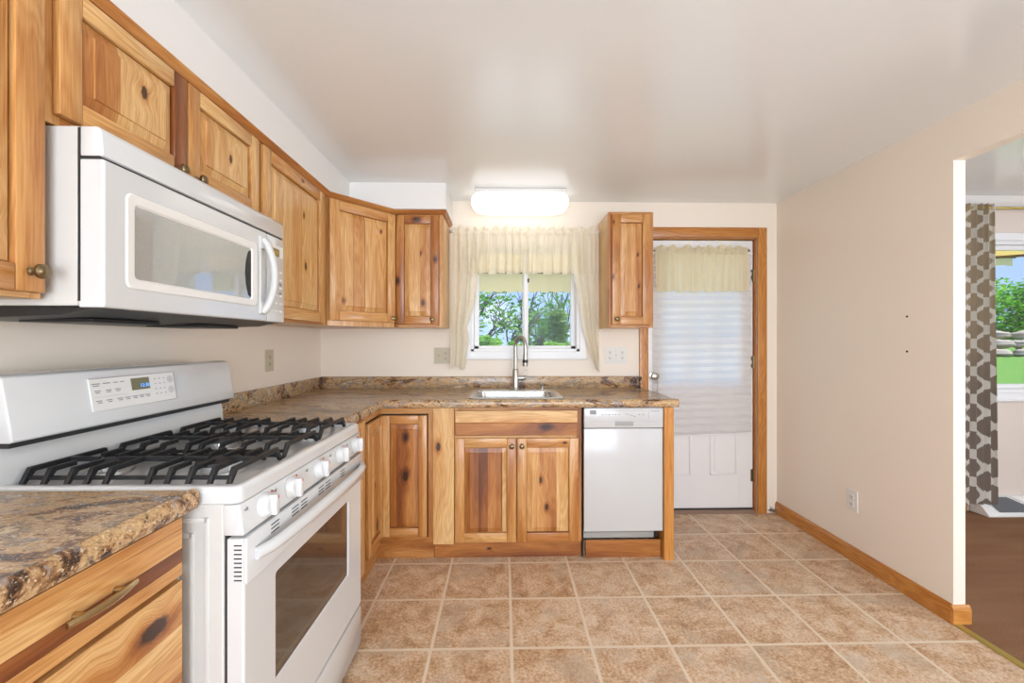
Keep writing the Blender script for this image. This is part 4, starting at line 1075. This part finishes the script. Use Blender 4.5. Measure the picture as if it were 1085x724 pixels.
# ------------------------------------------------------------------ outdoors
mb = MB()
def gpt(s, tt):
    y = 3.3 + 55 * tt ** 1.5; x = -40 + 80 * s
    k = min(1., max(0., (x - 3.0) / 1.0))
    hill = .66 + .012 * max(0, y - 3.3)
    dip = -.30 - 3.2 * min(1, max(0, (y - 5) / 9.0))
    return Vector((x, y, dip * (1 - k) + hill * k))
mb.grid(gpt, 160, 40); structure(mb.build('ground', M['lawn']))
structure(MB().box(-1.6, 2.9, YB + WT + .002, 6.5, -.5, -.15, bev=.01).build('bounce_slab', plain('pale_bounce', 'e6e2da', .8, nscale=8, namt=.06)))  # unseen pale slab added to bounce light onto the door shade and awning
def leaves(mb, center, rad, n, size, r, squash=1.0, shell=.3):
    tb = bmesh.new()
    for _ in range(n):
        while True:
            d = Vector((r.uniform(-1, 1), r.uniform(-1, 1), r.uniform(-1, 1)))
            if shell < d.length < 1: break
        p = Vector(center) + Vector((d.x * rad, d.y * rad, d.z * rad * squash)); s = size * r.uniform(.6, 1.3)
        q = Matrix.Rotation(r.uniform(0, 6.28), 3, 'Z') @ Matrix.Rotation(r.uniform(-1.2, 1.2), 3, 'X')
        V = [tb.verts.new(p + q @ Vector(v)) for v in ((-s * .5, 0, 0), (0, -s * .3, .1 * s), (s * .5, 0, 0), (0, s * .3, .1 * s))]
        tb.faces.new(V)
    mb.add(tb)
def tree(name, label, x, y, z, h, spread, nleaf, lsize, mat, seedv, levels=4, lean=0.0, group=None, tips_only=True, base_r=.16):
    r = random.Random(seedv); root = thing(name, label, 'tree', (x, y, z), 0, group); wb_ = MB(); lf = MB(); tips = []
    def grow(p, d, ln, rad, lev):
        q = p + d * ln; m_ = (p + q) / 2 + Vector((r.uniform(-1, 1), r.uniform(-1, 1), r.uniform(-.3, .3))) * ln * .09
        wb_.tube([p, m_, q], [rad, rad * .85, rad * .68], 6)
        if lev >= 2: tips.append((q, lev)); tips.append((m_, lev))
        if lev >= levels: return
        for k in range(r.choice((2, 3, 3)) if lev else 4):
            nd = (d + Vector((r.uniform(-1, 1), r.uniform(-1, 1), r.uniform(-.25, .7))) * spread).normalized()
            grow(q if k else m_.lerp(q, .6), nd, ln * r.uniform(.6, .85), rad * .58, lev + 1)
    grow(Vector((0, 0, 0)), Vector((lean, 0, 1)).normalized(), h * .34, base_r, 0)
    for q, lev in tips: leaves(lf, q, h * .085, max(1, nleaf // len(tips)), lsize, r, .8, .0)
    wb_.build('trunk', M['bark'], root); lf.build('foliage', mat, root, sharp=180); return root
tree('tree', 'leafy tree with bare spreading branches left outside the kitchen window', -.6, 19.0, -3.6, 7.2, .85, 1300, .26, M['leaf_dark'], 4, 5, .05, base_r=.26)
tree('tree', 'thin half-bare tree in the middle outside the kitchen window', 2.6, 26.0, -3.6, 7.8, .75, 420, .24, M['leaf'], 12, 5, .1, base_r=.24)
r_ = random.Random(5); cf = thing('conifer', 'tall shaggy conifer seen through the right kitchen window pane', 'tree', (1.95, 15.0, -3.5), 0)
mb = MB(); mb.tube([(0, 0, 0), (0, 0, 3), (.05, 0, 6.0)], [.16, .1, .02], 8); mb.build('trunk', M['bark'], cf)
mb = MB()
for k in range(34):
    hz = .9 + 5.0 * k / 34
    rad = .85 * (1 - (hz - .9) / 5.4) + .10
    for j in range(7):
        an = r_.uniform(0, 6.28); leaves(mb, (cos(an) * rad * .7, sin(an) * rad * .7, hz), .26, 22, .17, r_, .6, 0.)
mb.build('foliage', M['needle'], cf, sharp=180)
bush_lb = ['rounded green bush at lower left of the kitchen window view', 'rounded green bush below the bare branches outside the kitchen window', 'bright green bush beyond the faucet outside the kitchen window', 'leafy bush at lower right of the kitchen window view']
for i, (x, y, rr_, h_) in enumerate(((-.5, 12., .46, .05), (.52, 11.7, .44, -.08), (1.5, 12., .42, -.10), (2.55, 11.8, .46, .22))):
    rb = random.Random(20 + i); b_ = thing('bush', bush_lb[i], 'bush', (x, y, -3.3), 0, 'bushes below the kitchen window')
    mb = MB()
    for k in range(22):
        d = Vector((rb.uniform(-1, 1), rb.uniform(-.6, .6), rb.uniform(-.4, 1)))
        leaves(mb, (d.x * rr_ * .75, d.y * rr_ * .8, 3.3 + h_ + 1.0 + d.z * rr_ * .55), rr_ * .36, 90, .15, rb, .9, .2)
    for k in range(16): leaves(mb, (rb.uniform(-.8, .8) * rr_, rb.uniform(-.3, .3), rb.uniform(1.2, 4.0 + h_)), .3, 60, .2, rb, 1, .2)
    mb.build('foliage', M['leaf'], b_, sharp=180)
    MB().tube([(0, 0, -.4), (.05, 0, 3.3 + h_ + .8)], [.08, .03], 6).build('stem', M['bark'], b_)
# awnings
def awning(label, x0, x1, ywall, zwall, yf, zf, drop, seams):
    a = thing('awning', label, 'awning', (0, 0, 0), 0)
    mb = MB(); mb.prism([(ywall, zwall), (yf, zf), (yf, zf + .012), (ywall, zwall + .012)], 0, x0, x1); mb.build('canopy', M['awning'], a)
    mb = MB(); mb.grid(lambda s, tt: Vector((x0 + (x1 - x0) * s, yf - .004 + .006 * sin(s * 60), zf + .01 - (drop + .006 * sin(s * 90)) * tt)), 80, 4); mb.build('awning_skirt', M['awning'], a, sharp=180)
    mb = MB(); mb.tube([(x0, yf - .03, zf - .01), (x1, yf - .03, zf - .01)], .014, 8); mb.build('front_bar', M['arm'], a)
    for x in seams:
        MB().tube([(x, ywall, zwall - .55), (x + .15, yf - .03, zf - .02)], .016, 8).build('arm', M['arm'], a)
    return a
awning('pale yellow awning outside the kitchen window', -.62, .95, YB + WT + .002, 2.35, 3.95, 1.93, .205, (-.6, .92))
awning('pale yellow awning outside the dining room window', 3.3, 6.4, YB + WT + .002, 2.62, 5.1, 2.33, .12, (3.6, 5.9))
# stones + hedge on the dining room side
r_ = random.Random(9); n = 0
pos_words = ['lowest', 'middle', 'top']
for row in range(3):
    for k in range(7):
        x = 14.4 + k * .76 + (.3 if row % 2 else 0) + r_.uniform(-.06, .06); y = 13.0 + row * .30 + r_.uniform(-.05, .05)
        zg = .66 + .012 * (y - 3.3); tb = bmesh.new(); bmesh.ops.create_icosphere(tb, subdivisions=3, radius=1)
        sx_, sy_, sz_ = r_.uniform(.28, .31), .25, r_.uniform(.135, .16)
        for v in tb.verts:
            nz = 1 + .16 * sin(v.co.x * 3 + n) * cos(v.co.y * 4 + n * 2) + .08 * sin(v.co.z * 7 + n); v.co = Vector((v.co.x * sx_ * nz, v.co.y * sy_ * nz, v.co.z * sz_ * nz))
        mb = MB(); mb.add(tb); o = mb.build('garden_stone', M['stone']); o.location = (x, y, zg + .10 + row * .30)
        tag(o, 'grey-tan boulder in the low stone wall beyond the lawn', 'stone', 'boulders of the garden wall'); n += 1
for i, (x, y, w_, h_) in enumerate(((16.6, 15.6, 2.8, 2.2), (20.6, 16.2, 2.6, 2.4))):
    rb = random.Random(40 + i); b_ = thing('hedge', ['bright green hedge above the stone wall, outside dining window', 'bright green hedge farther right behind the stone wall'][i], 'hedge', (x, y, .8), 0)
    mb = MB()
    for k in range(60): leaves(mb, (rb.uniform(-.6, .6) * w_, rb.uniform(-.6, .3), rb.uniform(.7, h_ + .4)), .55, 110, .16, rb, .8, .2)
    mb.build('foliage', M['hedge'], b_, sharp=180); MB().tube([(0, 0, -.3), (0, 0, h_ * .7)], [.1, .05], 6).build('stem', M['bark'], b_)
